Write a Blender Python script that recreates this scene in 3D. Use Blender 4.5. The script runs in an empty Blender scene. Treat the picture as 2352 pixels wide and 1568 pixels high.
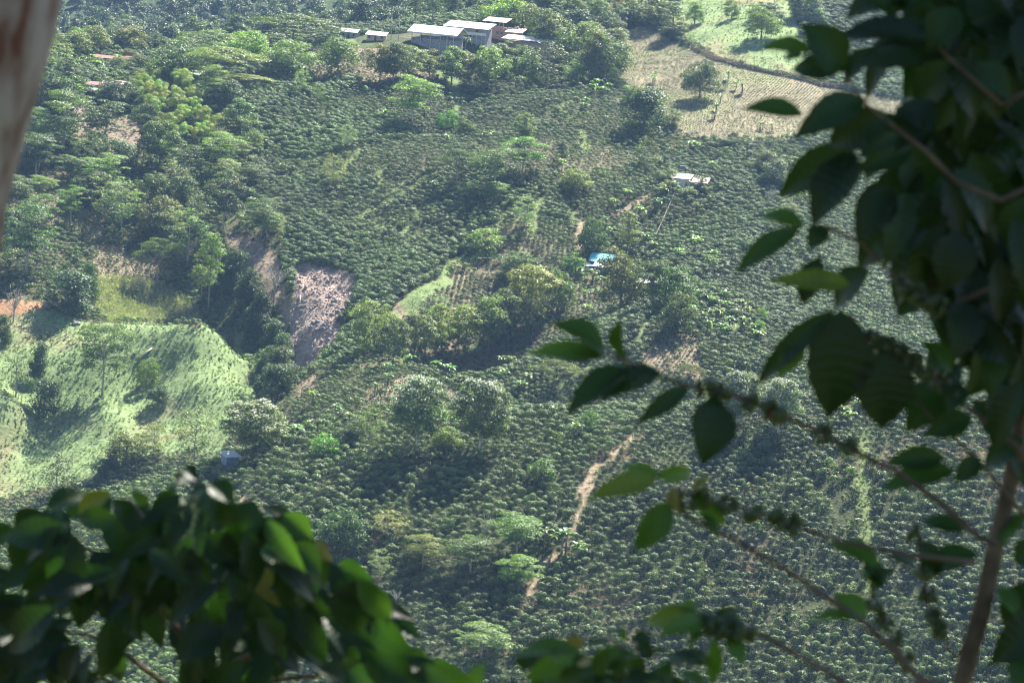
import bpy, math, random
import numpy as np
from mathutils import Vector, Matrix

# ---------------------------------------------------------------- camera, sky, sun, exposure
S = bpy.context.scene
COL = S.collection
PITCH, ROLL, HF = math.radians(-9.0), math.radians(4.5), math.radians(20.0)
FPX = 1176 / math.tan(HF / 2)
_F = np.array([0, math.cos(PITCH), math.sin(PITCH)])
_U0 = np.array([0, -math.sin(PITCH), math.cos(PITCH)])
_X = np.array([1.0, 0, 0])
_R = math.cos(ROLL) * _X + math.sin(ROLL) * _U0
_U = -math.sin(ROLL) * _X + math.cos(ROLL) * _U0
cam = bpy.data.objects.new('camera', bpy.data.cameras.new('camera'))
COL.objects.link(cam)
cam.matrix_world = Matrix(((_R[0], _U[0], -_F[0], 0), (_R[1], _U[1], -_F[1], 0), (_R[2], _U[2], -_F[2], 0), (0, 0, 0, 1)))
cam.data.sensor_width = 36
cam.data.lens = 18 / math.tan(HF / 2)
cam.data.clip_start, cam.data.clip_end = 0.2, 9000
cam.data.dof.use_dof = True
cam.data.dof.focus_distance = 850
cam.data.dof.aperture_fstop = 11
S.camera = cam

SUN_EL, SUN_AZ = math.radians(49), math.radians(26)
W = bpy.data.worlds.new('World'); S.world = W; W.use_nodes = True
nt = W.node_tree
sky = nt.nodes.new('ShaderNodeTexSky'); sky.sky_type = 'NISHITA'; sky.sun_disc = False
sky.sun_elevation = SUN_EL; sky.sun_rotation = SUN_AZ; sky.altitude = 1500
nt.links.new(sky.outputs[0], nt.nodes['Background'].inputs[0])
nt.nodes['Background'].inputs[1].default_value = 0.05
sun = bpy.data.objects.new('sun', bpy.data.lights.new('sun', 'SUN')); COL.objects.link(sun)
sun.data.energy = 5.0; sun.data.angle = math.radians(0.53); sun.data.color = (1, 0.95, 0.86)
_sd = Vector((math.sin(SUN_AZ) * math.cos(SUN_EL), math.cos(SUN_AZ) * math.cos(SUN_EL), math.sin(SUN_EL)))
sun.rotation_euler = _sd.to_track_quat('Z', 'Y').to_euler(); sun.location = _sd * 60
S.view_settings.view_transform = 'Standard'; S.view_settings.look = 'None'
S.view_settings.exposure = 1.95; S.view_settings.gamma = 1.0
S.cycles.max_bounces = 6; S.cycles.diffuse_bounces = 3; S.cycles.glossy_bounces = 2
S.cycles.transmission_bounces = 4; S.cycles.volume_bounces = 1; S.cycles.transparent_max_bounces = 4
S.cycles.use_denoising = True; S.cycles.filter_width = 1.1; S.cycles.use_adaptive_sampling = False; S.cycles.sample_clamp_indirect = 3; S.cycles.caustics_reflective = False; S.cycles.caustics_refractive = False

rng = np.random.default_rng(7)

# ---------------------------------------------------------------- helpers
def pdir(u, v):
    u = np.asarray(u, float)[..., None]; v = np.asarray(v, float)[..., None]
    return _F + _R * (u - 1176) / FPX + _U * (784 - v) / FPX
def pix(u, v, D):
    d = pdir(u, v); return d * (np.asarray(D, float)[..., None] / d[..., 1:2])
def proj(P):
    P = np.asarray(P, float); z = P @ _F
    return 1176 + FPX * (P @ _R) / z, 784 - FPX * (P @ _U) / z, z

def tag(o, label=None, cat=None, group=None, kind=None):
    if label: o['label'] = label
    if cat: o['category'] = cat
    if group: o['group'] = group
    if kind: o['kind'] = kind
    return o
def mesh_np(name, V, faces_n, idx, mat=None, var=None, smooth=False):
    """V (n,3), faces_n = corners per face (int or array), idx flat loop indices"""
    me = bpy.data.meshes.new(name); V = np.asarray(V, np.float32); idx = np.asarray(idx, np.int32).ravel()
    nf = len(idx) // faces_n if np.isscalar(faces_n) else len(faces_n)
    tot = np.full(nf, faces_n, np.int32) if np.isscalar(faces_n) else np.asarray(faces_n, np.int32)
    me.vertices.add(len(V)); me.vertices.foreach_set('co', V.ravel())
    me.loops.add(len(idx)); me.loops.foreach_set('vertex_index', idx)
    me.polygons.add(nf); me.polygons.foreach_set('loop_start', np.concatenate([[0], np.cumsum(tot)[:-1]]).astype(np.int32))
    me.polygons.foreach_set('use_smooth', np.full(nf, smooth))
    if var is not None:
        a = me.attributes.new('var', 'FLOAT', 'FACE'); a.data.foreach_set('value', np.asarray(var, np.float32))
    me.update(calc_edges=True)
    if mat: me.materials.append(mat)
    return me
def obj(name, me, parent=None, loc=None):
    o = bpy.data.objects.new(name, me); COL.objects.link(o)
    if parent: o.parent = parent
    if loc is not None: o.location = loc
    return o
def empty(name, loc=(0, 0, 0), rz=0, sc=(1, 1, 1)):
    o = bpy.data.objects.new(name, None); COL.objects.link(o)
    o.location = loc; o.rotation_euler = (0, 0, rz); o.scale = sc; o.empty_display_size = .2
    return o
class MB:
    def __init__(s): s.V = []; s.F = []
    def add(s, V, F):
        k = len(s.V); s.V += [tuple(p) for p in V]; s.F += [tuple(i + k for i in f) for f in F]; return s
    def box(s, x0, x1, y0, y1, z0, z1):
        V = [(x, y, z) for z in (z0, z1) for y in (y0, y1) for x in (x0, x1)]
        return s.add(V, [(0, 2, 3, 1), (4, 5, 7, 6), (0, 1, 5, 4), (2, 6, 7, 3), (0, 4, 6, 2), (1, 3, 7, 5)])
    def slab(s, P4, th):           # four points (ccw from above), thickness downwards
        P = [np.array(p, float) for p in P4]; Q = [p - np.array([0, 0, th]) for p in P]
        return s.add(P + Q, [(0, 1, 2, 3), (7, 6, 5, 4)] + [(i, i + 4, (i + 1) % 4 + 4, (i + 1) % 4) for i in range(4)])
    def tube(s, pts, rad, n=6):
        pts = [np.array(p, float) for p in pts]; V = []; F = []
        for i, p in enumerate(pts):
            d = pts[min(i + 1, len(pts) - 1)] - pts[max(i - 1, 0)]; d /= np.linalg.norm(d) + 1e-9
            a = np.cross(d, [0.31, 0.95, 0.1]); a /= np.linalg.norm(a) + 1e-9; b = np.cross(d, a)
            for k in range(n):
                t = 2 * math.pi * k / n; V.append(p + rad[i] * (a * math.cos(t) + b * math.sin(t)))
        for i in range(len(pts) - 1):
            for k in range(n):
                F.append((i * n + k, i * n + (k + 1) % n, (i + 1) * n + (k + 1) % n, (i + 1) * n + k))
        F.append(tuple(range(n - 1, -1, -1))); F.append(tuple((len(pts) - 1) * n + k for k in range(n)))
        return s.add(V, F)
    def blob(s, c, r, seed=0, n=7, m=5, rough=.18):
        q = random.Random(seed); V = [(c[0], c[1], c[2] - r[2])]; F = []
        for j in range(1, m):
            th = math.pi * j / m
            for k in range(n):
                ph = 2 * math.pi * k / n; g = 1 + q.uniform(-rough, rough)
                V.append((c[0] + g * r[0] * math.sin(th) * math.cos(ph), c[1] + g * r[1] * math.sin(th) * math.sin(ph), c[2] - g * r[2] * math.cos(th)))
        V.append((c[0], c[1], c[2] + r[2])); e = len(V) - 1
        for k in range(n):
            F.append((0, 1 + (k + 1) % n, 1 + k)); F.append((e, 1 + (m - 2) * n + k, 1 + (m - 2) * n + (k + 1) % n))
            for j in range(m - 2):
                F.append((1 + j * n + k, 1 + j * n + (k + 1) % n, 1 + (j + 1) * n + (k + 1) % n, 1 + (j + 1) * n + k))
        return s.add(V, F)
    def me(s, name, mat, smooth=False):
        return mesh_np(name, np.array(s.V), [len(f) for f in s.F], [i for f in s.F for i in f], mat, smooth=smooth)
    def build(s, name, mat, parent=None, loc=None, smooth=False):
        return obj(name, s.me(name, mat, smooth), parent, loc)

def hash2(ix, iy, seed):
    h = (ix.astype(np.int64) * 374761393 + iy.astype(np.int64) * 668265263 + seed * 1442695041) & 0xffffffff
    h = ((h ^ (h >> 13)) * 1274126177) & 0xffffffff
    return ((h ^ (h >> 16)) & 0xffff) / 65535.0
def vnoise(x, y, s, seed=0):
    x = np.asarray(x, float) / s; y = np.asarray(y, float) / s
    ix = np.floor(x); iy = np.floor(y); fx = x - ix; fy = y - iy
    fx = fx * fx * (3 - 2 * fx); fy = fy * fy * (3 - 2 * fy)
    a = hash2(ix, iy, seed); b = hash2(ix + 1, iy, seed); c = hash2(ix, iy + 1, seed); d = hash2(ix + 1, iy + 1, seed)
    return (a * (1 - fx) + b * fx) * (1 - fy) + (c * (1 - fx) + d * fx) * fy
def fbm(x, y, s, seed=0, o=3):
    return sum(vnoise(x, y, s / 2 ** k, seed + k) * .5 ** k for k in range(o)) / sum(.5 ** k for k in range(o))

# ---------------------------------------------------------------- materials
def newmat(name):
    m = bpy.data.materials.new(name); m.use_nodes = True; n = m.node_tree.nodes; n.clear()
    return m, n, m.node_tree.links, n.new('ShaderNodeOutputMaterial')
def leafmat(name, ca, cb, rough=.45, spec=.35, trans=.3, tc=(1.5, 1.6, .5), tint=True, rnd=.35, coat=0):
    m, n, L, out = newmat(name)
    at = n.new('ShaderNodeAttribute'); at.attribute_name = 'var'
    mx = n.new('ShaderNodeMix'); mx.data_type = 'RGBA'; mx.inputs[6].default_value = (*ca, 1); mx.inputs[7].default_value = (*cb, 1)
    L.new(at.outputs['Fac'], mx.inputs[0]); c = mx.outputs[2]
    oi = n.new('ShaderNodeObjectInfo')
    if tint:
        t = n.new('ShaderNodeMix'); t.data_type = 'RGBA'; t.blend_type = 'MULTIPLY'; t.inputs[0].default_value = 1
        L.new(c, t.inputs[6]); L.new(oi.outputs['Color'], t.inputs[7]); c = t.outputs[2]
    mr = n.new('ShaderNodeMapRange'); mr.inputs[3].default_value = 1 - rnd; mr.inputs[4].default_value = 1 + rnd
    L.new(oi.outputs['Random'], mr.inputs[0])
    hs = n.new('ShaderNodeHueSaturation'); L.new(c, hs.inputs['Color'])
    if tint: L.new(mr.outputs[0], hs.inputs['Value'])
    else:            # scattered plants: plot-wise tone carried by the points they stand on
        ti = n.new('ShaderNodeAttribute'); ti.attribute_type = 'INSTANCER'; ti.attribute_name = 'tone'
        ad = n.new('ShaderNodeMath'); ad.operation = 'ADD'; ad.inputs[1].default_value = 1; L.new(ti.outputs['Fac'], ad.inputs[0])
        ml = n.new('ShaderNodeMath'); ml.operation = 'MULTIPLY'; L.new(ad.outputs[0], ml.inputs[0]); L.new(mr.outputs[0], ml.inputs[1]); L.new(ml.outputs[0], hs.inputs['Value'])
    c = hs.outputs[0]
    p = n.new('ShaderNodeBsdfPrincipled'); p.inputs['Roughness'].default_value = rough; p.inputs['Specular IOR Level'].default_value = spec
    L.new(c, p.inputs['Base Color'])
    tr = n.new('ShaderNodeBsdfTranslucent'); tm = n.new('ShaderNodeMix'); tm.data_type = 'RGBA'; tm.blend_type = 'MULTIPLY'
    tm.inputs[0].default_value = 1; tm.inputs[7].default_value = (*tc, 1); L.new(c, tm.inputs[6]); L.new(tm.outputs[2], tr.inputs[0])
    ms = n.new('ShaderNodeMixShader'); ms.inputs[0].default_value = trans
    L.new(p.outputs[0], ms.inputs[1]); L.new(tr.outputs[0], ms.inputs[2]); L.new(ms.outputs[0], out.inputs[0])
    return m
def surf(name, ca, cb=None, scale=1.0, rough=.85, bump=.3, spec=.2, detail=5, wave=None):
    m, n, L, out = newmat(name); cb = cb or tuple(x * .6 for x in ca)
    tc = n.new('ShaderNodeTexCoord'); nz = n.new('ShaderNodeTexNoise'); nz.inputs['Scale'].default_value = scale; nz.inputs['Detail'].default_value = detail
    L.new(tc.outputs['Object'], nz.inputs['Vector'])
    rp = n.new('ShaderNodeValToRGB'); rp.color_ramp.elements[0].position = .35; rp.color_ramp.elements[1].position = .65
    rp.color_ramp.elements[0].color = (*cb, 1); rp.color_ramp.elements[1].color = (*ca, 1); L.new(nz.outputs[0], rp.inputs[0])
    p = n.new('ShaderNodeBsdfPrincipled'); p.inputs['Roughness'].default_value = rough; p.inputs['Specular IOR Level'].default_value = spec
    L.new(rp.outputs[0], p.inputs['Base Color'])
    bp = n.new('ShaderNodeBump'); bp.inputs['Strength'].default_value = bump
    h = nz.outputs[0]
    if wave:
        wv = n.new('ShaderNodeTexWave'); wv.inputs['Scale'].default_value = wave; wv.bands_direction = 'X'; L.new(tc.outputs['Object'], wv.inputs['Vector']); h = wv.outputs[1]
    L.new(h, bp.inputs['Height']); L.new(bp.outputs[0], p.inputs['Normal']); L.new(p.outputs[0], out.inputs[0])
    return m
def brick(name, ca, cb, mortar, scale=3):
    m, n, L, out = newmat(name); tc = n.new('ShaderNodeTexCoord'); b = n.new('ShaderNodeTexBrick')
    mp = n.new('ShaderNodeMapping'); mp.inputs['Rotation'].default_value = (math.pi / 2, 0, 0); L.new(tc.outputs['Object'], mp.inputs[0])
    L.new(mp.outputs[0], b.inputs['Vector']); b.inputs['Scale'].default_value = scale
    b.inputs['Color1'].default_value = (*ca, 1); b.inputs['Color2'].default_value = (*cb, 1); b.inputs['Mortar'].default_value = (*mortar, 1)
    p = n.new('ShaderNodeBsdfPrincipled'); p.inputs['Roughness'].default_value = .9; L.new(b.outputs[0], p.inputs['Base Color']); L.new(p.outputs[0], out.inputs[0])
    return m

M = {}
M['leaf'] = leafmat('tree_leaves', (.058, .098, .028), (.125, .180, .062), trans=.45, tc=(1.25, 1.4, .55))
M['blossom'] = leafmat('pale_blossom', (.42, .46, .34), (.62, .64, .55), trans=.35, tc=(1, 1, .9), rnd=.1)
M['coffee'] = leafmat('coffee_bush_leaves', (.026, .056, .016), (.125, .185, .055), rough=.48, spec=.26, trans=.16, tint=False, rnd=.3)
M['bean'] = leafmat('bean_leaves', (.085, .135, .05), (.20, .27, .115), rough=.5, trans=.35, tint=False, rnd=.3)
M['corn'] = leafmat('corn_leaves', (.13, .17, .08), (.30, .33, .21), rough=.5, trans=.35, tint=False, rnd=.3)
M['shrub'] = leafmat('shrub_leaves', (.035, .065, .018), (.11, .16, .05), trans=.3, tint=False, rnd=.5)
M['far'] = leafmat('far_forest_leaves', (.045, .075, .032), (.11, .15, .06), trans=.3, tint=False, rnd=.5)
M['banana'] = leafmat('banana_leaves', (.09, .17, .045), (.17, .27, .08), rough=.35, spec=.5, trans=.4, rnd=.2)
M['bamboo'] = leafmat('bamboo_leaves', (.17, .26, .05), (.33, .40, .11), trans=.35, rnd=.2)
M['dry'] = surf('dry_stalks', (.30, .25, .17), scale=3)
M['bark'] = surf('grey_bark', (.30, .27, .23), (.16, .14, .12), scale=2.5)
M['bark_pale'] = surf('pale_bark', (.45, .42, .37), (.26, .24, .21), scale=2.5)
M['bark_white'] = surf('whitish_bark', (.62, .58, .52), (.42, .39, .35), scale=2.5)
M['log'] = surf('weathered_log', (.55, .50, .44), (.34, .30, .26), scale=3)
M['rock'] = surf('rock', (.30, .285, .27), (.17, .16, .15), scale=2)
M['clod'] = surf('earth_clod', (.36, .28, .24), (.24, .19, .165), scale=3)
M['white_roof'] = surf('white_metal_roof', (.66, .67, .68), (.46, .46, .45), scale=.35, rough=.5, bump=.1, spec=.4, wave=1.2)
M['pale_roof'] = surf('weathered_pale_roof', (.60, .54, .50), (.44, .37, .33), scale=.5, rough=.6, wave=1.2)
M['pink_roof'] = surf('pinkish_roof', (.62, .46, .40), (.5, .36, .30), scale=.7, rough=.6, wave=1.2)
M['red_roof'] = surf('red_roof', (.29, .15, .12), (.20, .11, .09), scale=.8, rough=.7, wave=1.5)
M['concrete'] = surf('grey_concrete', (.42, .42, .43), (.30, .30, .31), scale=.6)
M['slats'] = surf('grey_slat_boards', (.36, .35, .36), (.24, .23, .24), scale=.9)
M['post'] = surf('pale_post', (.62, .60, .57), scale=2)
M['brick'] = brick('brick_wall', (.50, .26, .19), (.44, .22, .16), (.5, .42, .36), 2.5)
M['brick_pale'] = brick('pale_brick_wall', (.56, .40, .31), (.50, .35, .27), (.55, .47, .4), 2.5)
M['window'] = surf('dark_window', (.02, .022, .025), scale=1, rough=.2, spec=.5)
M['red_paint'] = surf('red_painted_door', (.35, .06, .05), scale=1)
M['white_paint'] = surf('white_paint', (.75, .74, .72), (.6, .59, .57), scale=1)
M['cyan_tarp'] = surf('cyan_tarpaulin', (.22, .58, .68), (.18, .5, .62), scale=1, rough=.4)
M['blue_tarp'] = surf('blue_sheeting', (.05, .14, .42), (.04, .10, .32), scale=1.5, rough=.5)
M['bluegrey'] = surf('blue_grey_boards', (.26, .31, .38), (.18, .22, .28), scale=1, wave=2)
M['blue_bag'] = surf('blue_plastic_bag', (.10, .38, .75), scale=2, rough=.4)
M['dark_metal'] = surf('dark_metal_sheet', (.10, .11, .13), scale=1, rough=.5)
M['hedge'] = leafmat('dry_hedge_leaves', (.11, .085, .065), (.19, .15, .11), trans=.15, tint=False)
M['redleaf'] = leafmat('reddish_leaves', (.16, .05, .05), (.24, .10, .08), trans=.2, tint=False)

# terrain: zone colours live in the 'zone' colour attribute (what grows or lies there), fine variation is procedural
def ground_material():
    m, n, L, out = newmat('ground_cover')
    a = n.new('ShaderNodeAttribute'); a.attribute_name = 'zone'
    tc = n.new('ShaderNodeTexCoord')
    n1 = n.new('ShaderNodeTexNoise'); n1.inputs['Scale'].default_value = .9; n1.inputs['Detail'].default_value = 8; n1.inputs['Roughness'].default_value = .65
    n2 = n.new('ShaderNodeTexNoise'); n2.inputs['Scale'].default_value = .12; n2.inputs['Detail'].default_value = 4
    for q in (n1, n2): L.new(tc.outputs['Object'], q.inputs['Vector'])
    m1 = n.new('ShaderNodeMapRange'); m1.inputs[1].default_value = .3; m1.inputs[2].default_value = .7; m1.inputs[3].default_value = .55; m1.inputs[4].default_value = 1.4
    m2 = n.new('ShaderNodeMapRange'); m2.inputs[1].default_value = .3; m2.inputs[2].default_value = .7; m2.inputs[3].default_value = .78; m2.inputs[4].default_value = 1.22
    L.new(n1.outputs[0], m1.inputs[0]); L.new(n2.outputs[0], m2.inputs[0])
    mm = n.new('ShaderNodeMath'); mm.operation = 'MULTIPLY'; L.new(m1.outputs[0], mm.inputs[0]); L.new(m2.outputs[0], mm.inputs[1])
    vm = n.new('ShaderNodeVectorMath'); vm.operation = 'SCALE'; L.new(a.outputs['Color'], vm.inputs[0]); L.new(mm.outputs[0], vm.inputs['Scale'])
    p = n.new('ShaderNodeBsdfPrincipled'); p.inputs['Roughness'].default_value = .95; p.inputs['Specular IOR Level'].default_value = .1
    L.new(vm.outputs[0], p.inputs['Base Color'])
    b = n.new('ShaderNodeBump'); b.inputs['Strength'].default_value = .8; b.inputs['Distance'].default_value = .6
    L.new(n1.outputs[0], b.inputs['Height']); L.new(b.outputs[0], p.inputs['Normal']); L.new(p.outputs[0], out.inputs[0])
    return m
M['ground'] = ground_material()

# ---------------------------------------------------------------- terrain
# control points of the relief (image column, image row, ground distance in metres) turned into world points
CP = [(-150,1250,700),(-150,1450,640),(-150,1640,598),(200,1150,712),(200,1350,650),(200,1640,590),(500,1065,712),(500,1300,645),(500,1640,586),
(800,1000,706),(800,1250,645),(800,1640,584),(1150,965,702),(1150,1200,648),(1150,1420,612),(1150,1640,580),(1500,940,700),(1500,1200,642),(1500,1640,578),
(1900,930,698),(1900,1200,636),(1900,1640,575),(2500,915,695),(2500,1200,632),(2500,1640,575),
(300,1185,762),(0,1265,766),(560,1115,765),(-200,1260,768),
(-150,1100,818),(100,1110,812),(250,1070,812),(420,1000,822),(565,935,838),(450,880,862),(345,888,876),(210,810,884),(230,930,854),(385,968,852),
(120,765,900),(60,1000,846),(110,955,860),(20,890,853),(-100,900,860),(330,742,905),(480,748,892),(230,650,945),(60,690,920),(-120,700,925),
(640,955,888),(605,850,925),(530,690,952),(680,880,874),(740,830,884),(700,740,912),(800,745,909),(740,640,946),(810,640,940),(630,620,958),(560,570,972),(650,700,935),
(350,550,985),(150,560,975),(-100,550,972),(300,400,1040),(100,400,1032),(-100,400,1032),(450,430,1022),(550,480,992),(300,260,1100),(100,250,1098),(450,250,1098),(-100,250,1100),
(700,560,972),(850,560,970),(1000,600,932),(900,480,998),(1050,480,984),(700,420,1030),(900,350,1048),(1100,380,1030),(650,300,1080),(850,225,1120),(1100,215,1122),(1300,225,1116),(1200,300,1078),
(950,680,902),(1150,620,924),(1300,520,962),(1100,700,888),(900,800,838),(880,850,812),(1050,812,815),(1260,738,838),(1040,872,838),(1200,815,852),(1400,690,880),
(800,960,742),(950,900,772),(1200,870,790),(1200,978,748),(1200,905,785),(1400,860,790),(1500,780,826),(1500,962,748),(1460,885,785),(1650,800,820),(1650,958,750),(1720,872,785),
(1560,430,1008),(1450,500,984),(1350,550,958),(1400,620,922),(1600,600,930),(1700,700,882),(1600,700,888),(1750,550,960),(1750,400,1040),(1900,500,992),(1850,700,882),(1800,860,790),
(2100,860,800),(2100,700,885),(2350,700,900),(2500,860,812),(2100,500,1000),(2450,500,1020),(1990,955,748),(2100,890,780),(2500,945,750),(2450,880,785),
(800,190,1138),(1100,195,1140),(1350,185,1142),(700,165,1160),(500,168,1172),(300,170,1150),(100,172,1140),(-120,170,1150),(950,105,1200),(1060,115,1192),(1250,125,1190),(860,92,1218),(500,100,1270),(200,105,1262),(-100,110,1262),(700,84,1275),
(1450,200,1150),(1600,250,1118),(1800,320,1080),(1550,320,1082),(1500,80,1240),(1700,180,1165),(1700,90,1225),(1900,200,1160),(1600,10,1290),(1850,60,1255),(2100,220,1150),(2100,60,1255),(2400,200,1175),(2450,50,1270),(1350,80,1250),(1250,45,1290),(1150,38,1310),(1050,60,1275),
(1800,-60,1360),(2400,-80,1370),(1400,-30,1350),(1200,0,1345),(1150,-20,1400),(1600,-90,1430),(2400,-130,1450),
(500,125,1420),(100,125,1420),(750,112,1420),(960,80,1420),
(150,85,1700),(600,75,1700),(1000,60,1700),(150,0,2000),(600,-10,2050),(1000,-20,2000),(150,-90,2400),(600,-100,2400),(1000,-100,2400),(1800,-150,2200),(2400,-170,2200),
(-250,-120,2400),(-250,0,2000),(-250,90,1650)]
CP = np.array(CP, float)
CW = pix(CP[:, 0], CP[:, 1], CP[:, 2])
near = [(x, y, z) for x in (-90, 0, 90) for y, z in ((-40, 12), (-8, 2), (0, -1.7), (6, -5.5), (20, -14), (60, -45), (140, -105), (260, -170), (380, -205), (480, -200))]
extra = [(sx * 420, y, z) for sx in (-1, 1) for y, z in ((600, -160), (900, -140), (1200, -60), (60, -60), (300, -180))] + [(sx * 900, 2900, 120) for sx in (-1, 0, 1)]
CW = np.vstack([CW, np.array(near, float), np.array(extra, float)])
def _phi(r2): return np.where(r2 > 0, .5 * r2 * np.log(r2 + 1e-12), 0)
_c = CW[:, :2] / 100.0; _n = len(_c)
_K = _phi(((_c[:, None] - _c[None]) ** 2).sum(-1)) + np.eye(_n) * 4e-4
_Pm = np.hstack([np.ones((_n, 1)), _c]); _A = np.block([[_K, _Pm], [_Pm.T, np.zeros((3, 3))]])
_w = np.linalg.solve(_A, np.concatenate([CW[:, 2], np.zeros(3)]))
def rbf(X, Y):
    q = np.stack([X.ravel(), Y.ravel()], 1) / 100.0; o = np.empty(len(q))
    for i in range(0, len(q), 20000):
        b = q[i:i + 20000]; o[i:i + 20000] = _phi(((b[:, None] - _c[None]) ** 2).sum(-1)) @ _w[:_n] + _w[_n] + b @ _w[_n + 1:]
    return o.reshape(X.shape)
ROWS = np.concatenate([np.arange(-40, 30, 3.0), np.arange(30, 560, 15.0), np.arange(560, 1440, 1.6), np.arange(1440, 3000, 14.0)])
NS = 401
SS = np.linspace(-1, 1, NS)
HWID = lambda Y: 60 + .235 * np.maximum(Y, 0)
GX = SS[None, :] * HWID(ROWS)[:, None]; GY = np.repeat(ROWS[:, None], NS, 1)
# the smooth part is solved on every third column and row, then filled in
_ri = np.unique(np.concatenate([np.arange(0, len(ROWS), 4), [len(ROWS) - 1]])); _ci = np.arange(0, NS, 4)
_zc = rbf(GX[_ri][:, _ci], GY[_ri][:, _ci])
_t = np.stack([np.interp(np.arange(NS), _ci, _zc[i]) for i in range(len(_ri))])
GZ = np.stack([np.interp(np.arange(len(ROWS)), _ri, _t[:, j]) for j in range(NS)], 1)
_far = np.clip((GY - 500) / 60, 0, 1)
GZ += _far * ((fbm(GX, GY, 45, 3) - .5) * 4.0 + (fbm(GX, GY, 9, 11) - .5) * .9) + np.clip((GY - 760) / 60, 0, 1) * np.clip((1330 - GY) / 120, 0, 1) * (np.clip((GX - GY * -.05) / 25, .25, 1)) * (vnoise(GX - .25 * GY, GY * .4, 52, 15) - .5) * 26 * np.clip((np.hypot(GX + 60, (GY - 915) / 1.5) - 24) / 25, 0, 1) + np.clip((GY - 1450) / 300, 0, 1) * (fbm(GX, GY, 260, 21) - .5) * 90
def height(X, Y):
    X = np.asarray(X, float); Y = np.asarray(Y, float)
    r = np.clip(np.interp(Y, ROWS, np.arange(len(ROWS))), 0, len(ROWS) - 1.001); s = np.clip((X / HWID(Y) + 1) / 2 * (NS - 1), 0, NS - 1.001)
    i = r.astype(int); j = s.astype(int); fr = r - i; fs = s - j
    return (GZ[i, j] * (1 - fs) + GZ[i, j + 1] * fs) * (1 - fr) + (GZ[i + 1, j] * (1 - fs) + GZ[i + 1, j + 1] * fs) * fr
_DD = np.concatenate([np.arange(560, 1450, 1.0), np.arange(1450, 2900, 8.0)])
def hit(u, v, Dmin=560):
    d = pdir(u, v); d = d / d[1]; D = _DD[_DD >= Dmin]
    z = d[2] * D; h = height(d[0] * D, D); k = np.argmax(z < h)
    if not (z < h).any(): k = len(D) - 1
    k = max(k, 1); a = z[k - 1] - h[k - 1]; b = h[k] - z[k]; t = a / (a + b) if a + b > 0 else 0
    Y = D[k - 1] + (D[k] - D[k - 1]) * min(max(t, 0), 1)
    return np.array([d[0] * Y, Y, float(height(d[0] * Y, Y))])
def wpoly(pts, Dmin=560, closed=True, step=25):
    q = []
    n = len(pts)
    for i in range(n if closed else n - 1):
        a = np.array(pts[i], float); b = np.array(pts[(i + 1) % n], float); m = max(1, int(np.hypot(*(b - a)) / step))
        for k in range(m): q.append(a + (b - a) * k / m)
    if not closed: q.append(np.array(pts[-1], float))
    return np.array([hit(a[0], a[1], Dmin)[:2] for a in q])
def inside(P, X, Y):
    r = np.zeros(X.shape, bool); x0, y0 = P.min(0); x1, y1 = P.max(0)
    sel = (X >= x0) & (X <= x1) & (Y >= y0) & (Y <= y1); xs = X[sel]; ys = Y[sel]; c = np.zeros(xs.shape, bool)
    for i in range(len(P)):
        (ax, ay), (bx, by) = P[i - 1], P[i]
        c ^= ((ay > ys) != (by > ys)) & (xs < (bx - ax) * (ys - ay) / (by - ay + 1e-12) + ax)
    r[sel] = c; return r
def near_line(P, X, Y, w):
    r = np.zeros(X.shape, bool); x0, y0 = P.min(0) - w; x1, y1 = P.max(0) + w
    sel = (X >= x0) & (X <= x1) & (Y >= y0) & (Y <= y1); xs = X[sel]; ys = Y[sel]; d2 = np.full(xs.shape, 1e9)
    for i in range(len(P) - 1):
        a = P[i]; e = P[i + 1] - a; t = np.clip(((xs - a[0]) * e[0] + (ys - a[1]) * e[1]) / (e @ e + 1e-9), 0, 1)
        d2 = np.minimum(d2, (xs - a[0] - t * e[0]) ** 2 + (ys - a[1] - t * e[1]) ** 2)
    r[sel] = d2 < w * w; return r

# zones: name, outline (image rows and columns, projected on to the ground), least distance
POLY = {
 'pasture': [([(-60,735),(100,705),(200,740),(330,745),(490,750),(550,820),(600,925),(540,985),(500,1045),(400,1040),(300,1050),(230,1095),(100,1120),(-60,1165)], 790),
             ([(1530,70),(1560,-30),(1800,-30),(1832,60),(1852,130),(1885,190),(1760,168),(1690,148),(1600,108)], 1000)],
 'corn': [([(190,700),(220,640),(350,640),(430,690),(480,745),(250,742)], 790)],
 'young': [([(215,555),(330,575),(395,640),(220,640)], 790), ([(850,890),(955,862),(1060,905),(1010,950),(880,985),(790,970)], 720),
           ([(45,400),(140,385),(170,450),(255,530),(220,560),(100,490),(25,500)], 790), ([(700,105),(870,112),(900,140),(1010,175),(900,195),(780,185),(705,180)], 1000),
           ([(1480,800),(1600,755),(1612,868),(1480,855)], 720)],
 'dry': [([(165,235),(230,250),(335,290),(315,345),(240,352),(170,320)], 900)],
 'slope': [([(520,540),(600,545),(650,620),(672,720),(660,775),(620,700),(560,620)], 790), ([(680,880),(740,850),(720,890),(690,910)], 790)],
 'landslide': [([(678,600),(740,612),(812,635),(815,680),(772,740),(805,745),(770,800),(730,838),(672,875),(664,780),(672,690)], 790)],
 'bank': [([(-60,674),(50,690),(104,702),(50,722),(-60,728)], 790), ([(515,380),(540,385),(555,420),(525,415)], 900), ([(725,170),(745,170),(750,190),(720,190)], 1000), ([(1195,118),(1255,120),(1262,132),(1200,130)], 1000)],
 'plowed': [([(1420,75),(1480,62),(1560,105),(1640,125),(1700,152),(1780,168),(1900,198),(2000,218),(2110,240),(2090,270),(1900,300),(1800,322),(1650,328),(1545,302),(1530,262),(1432,190),(1425,120)], 1000)],
}
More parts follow.
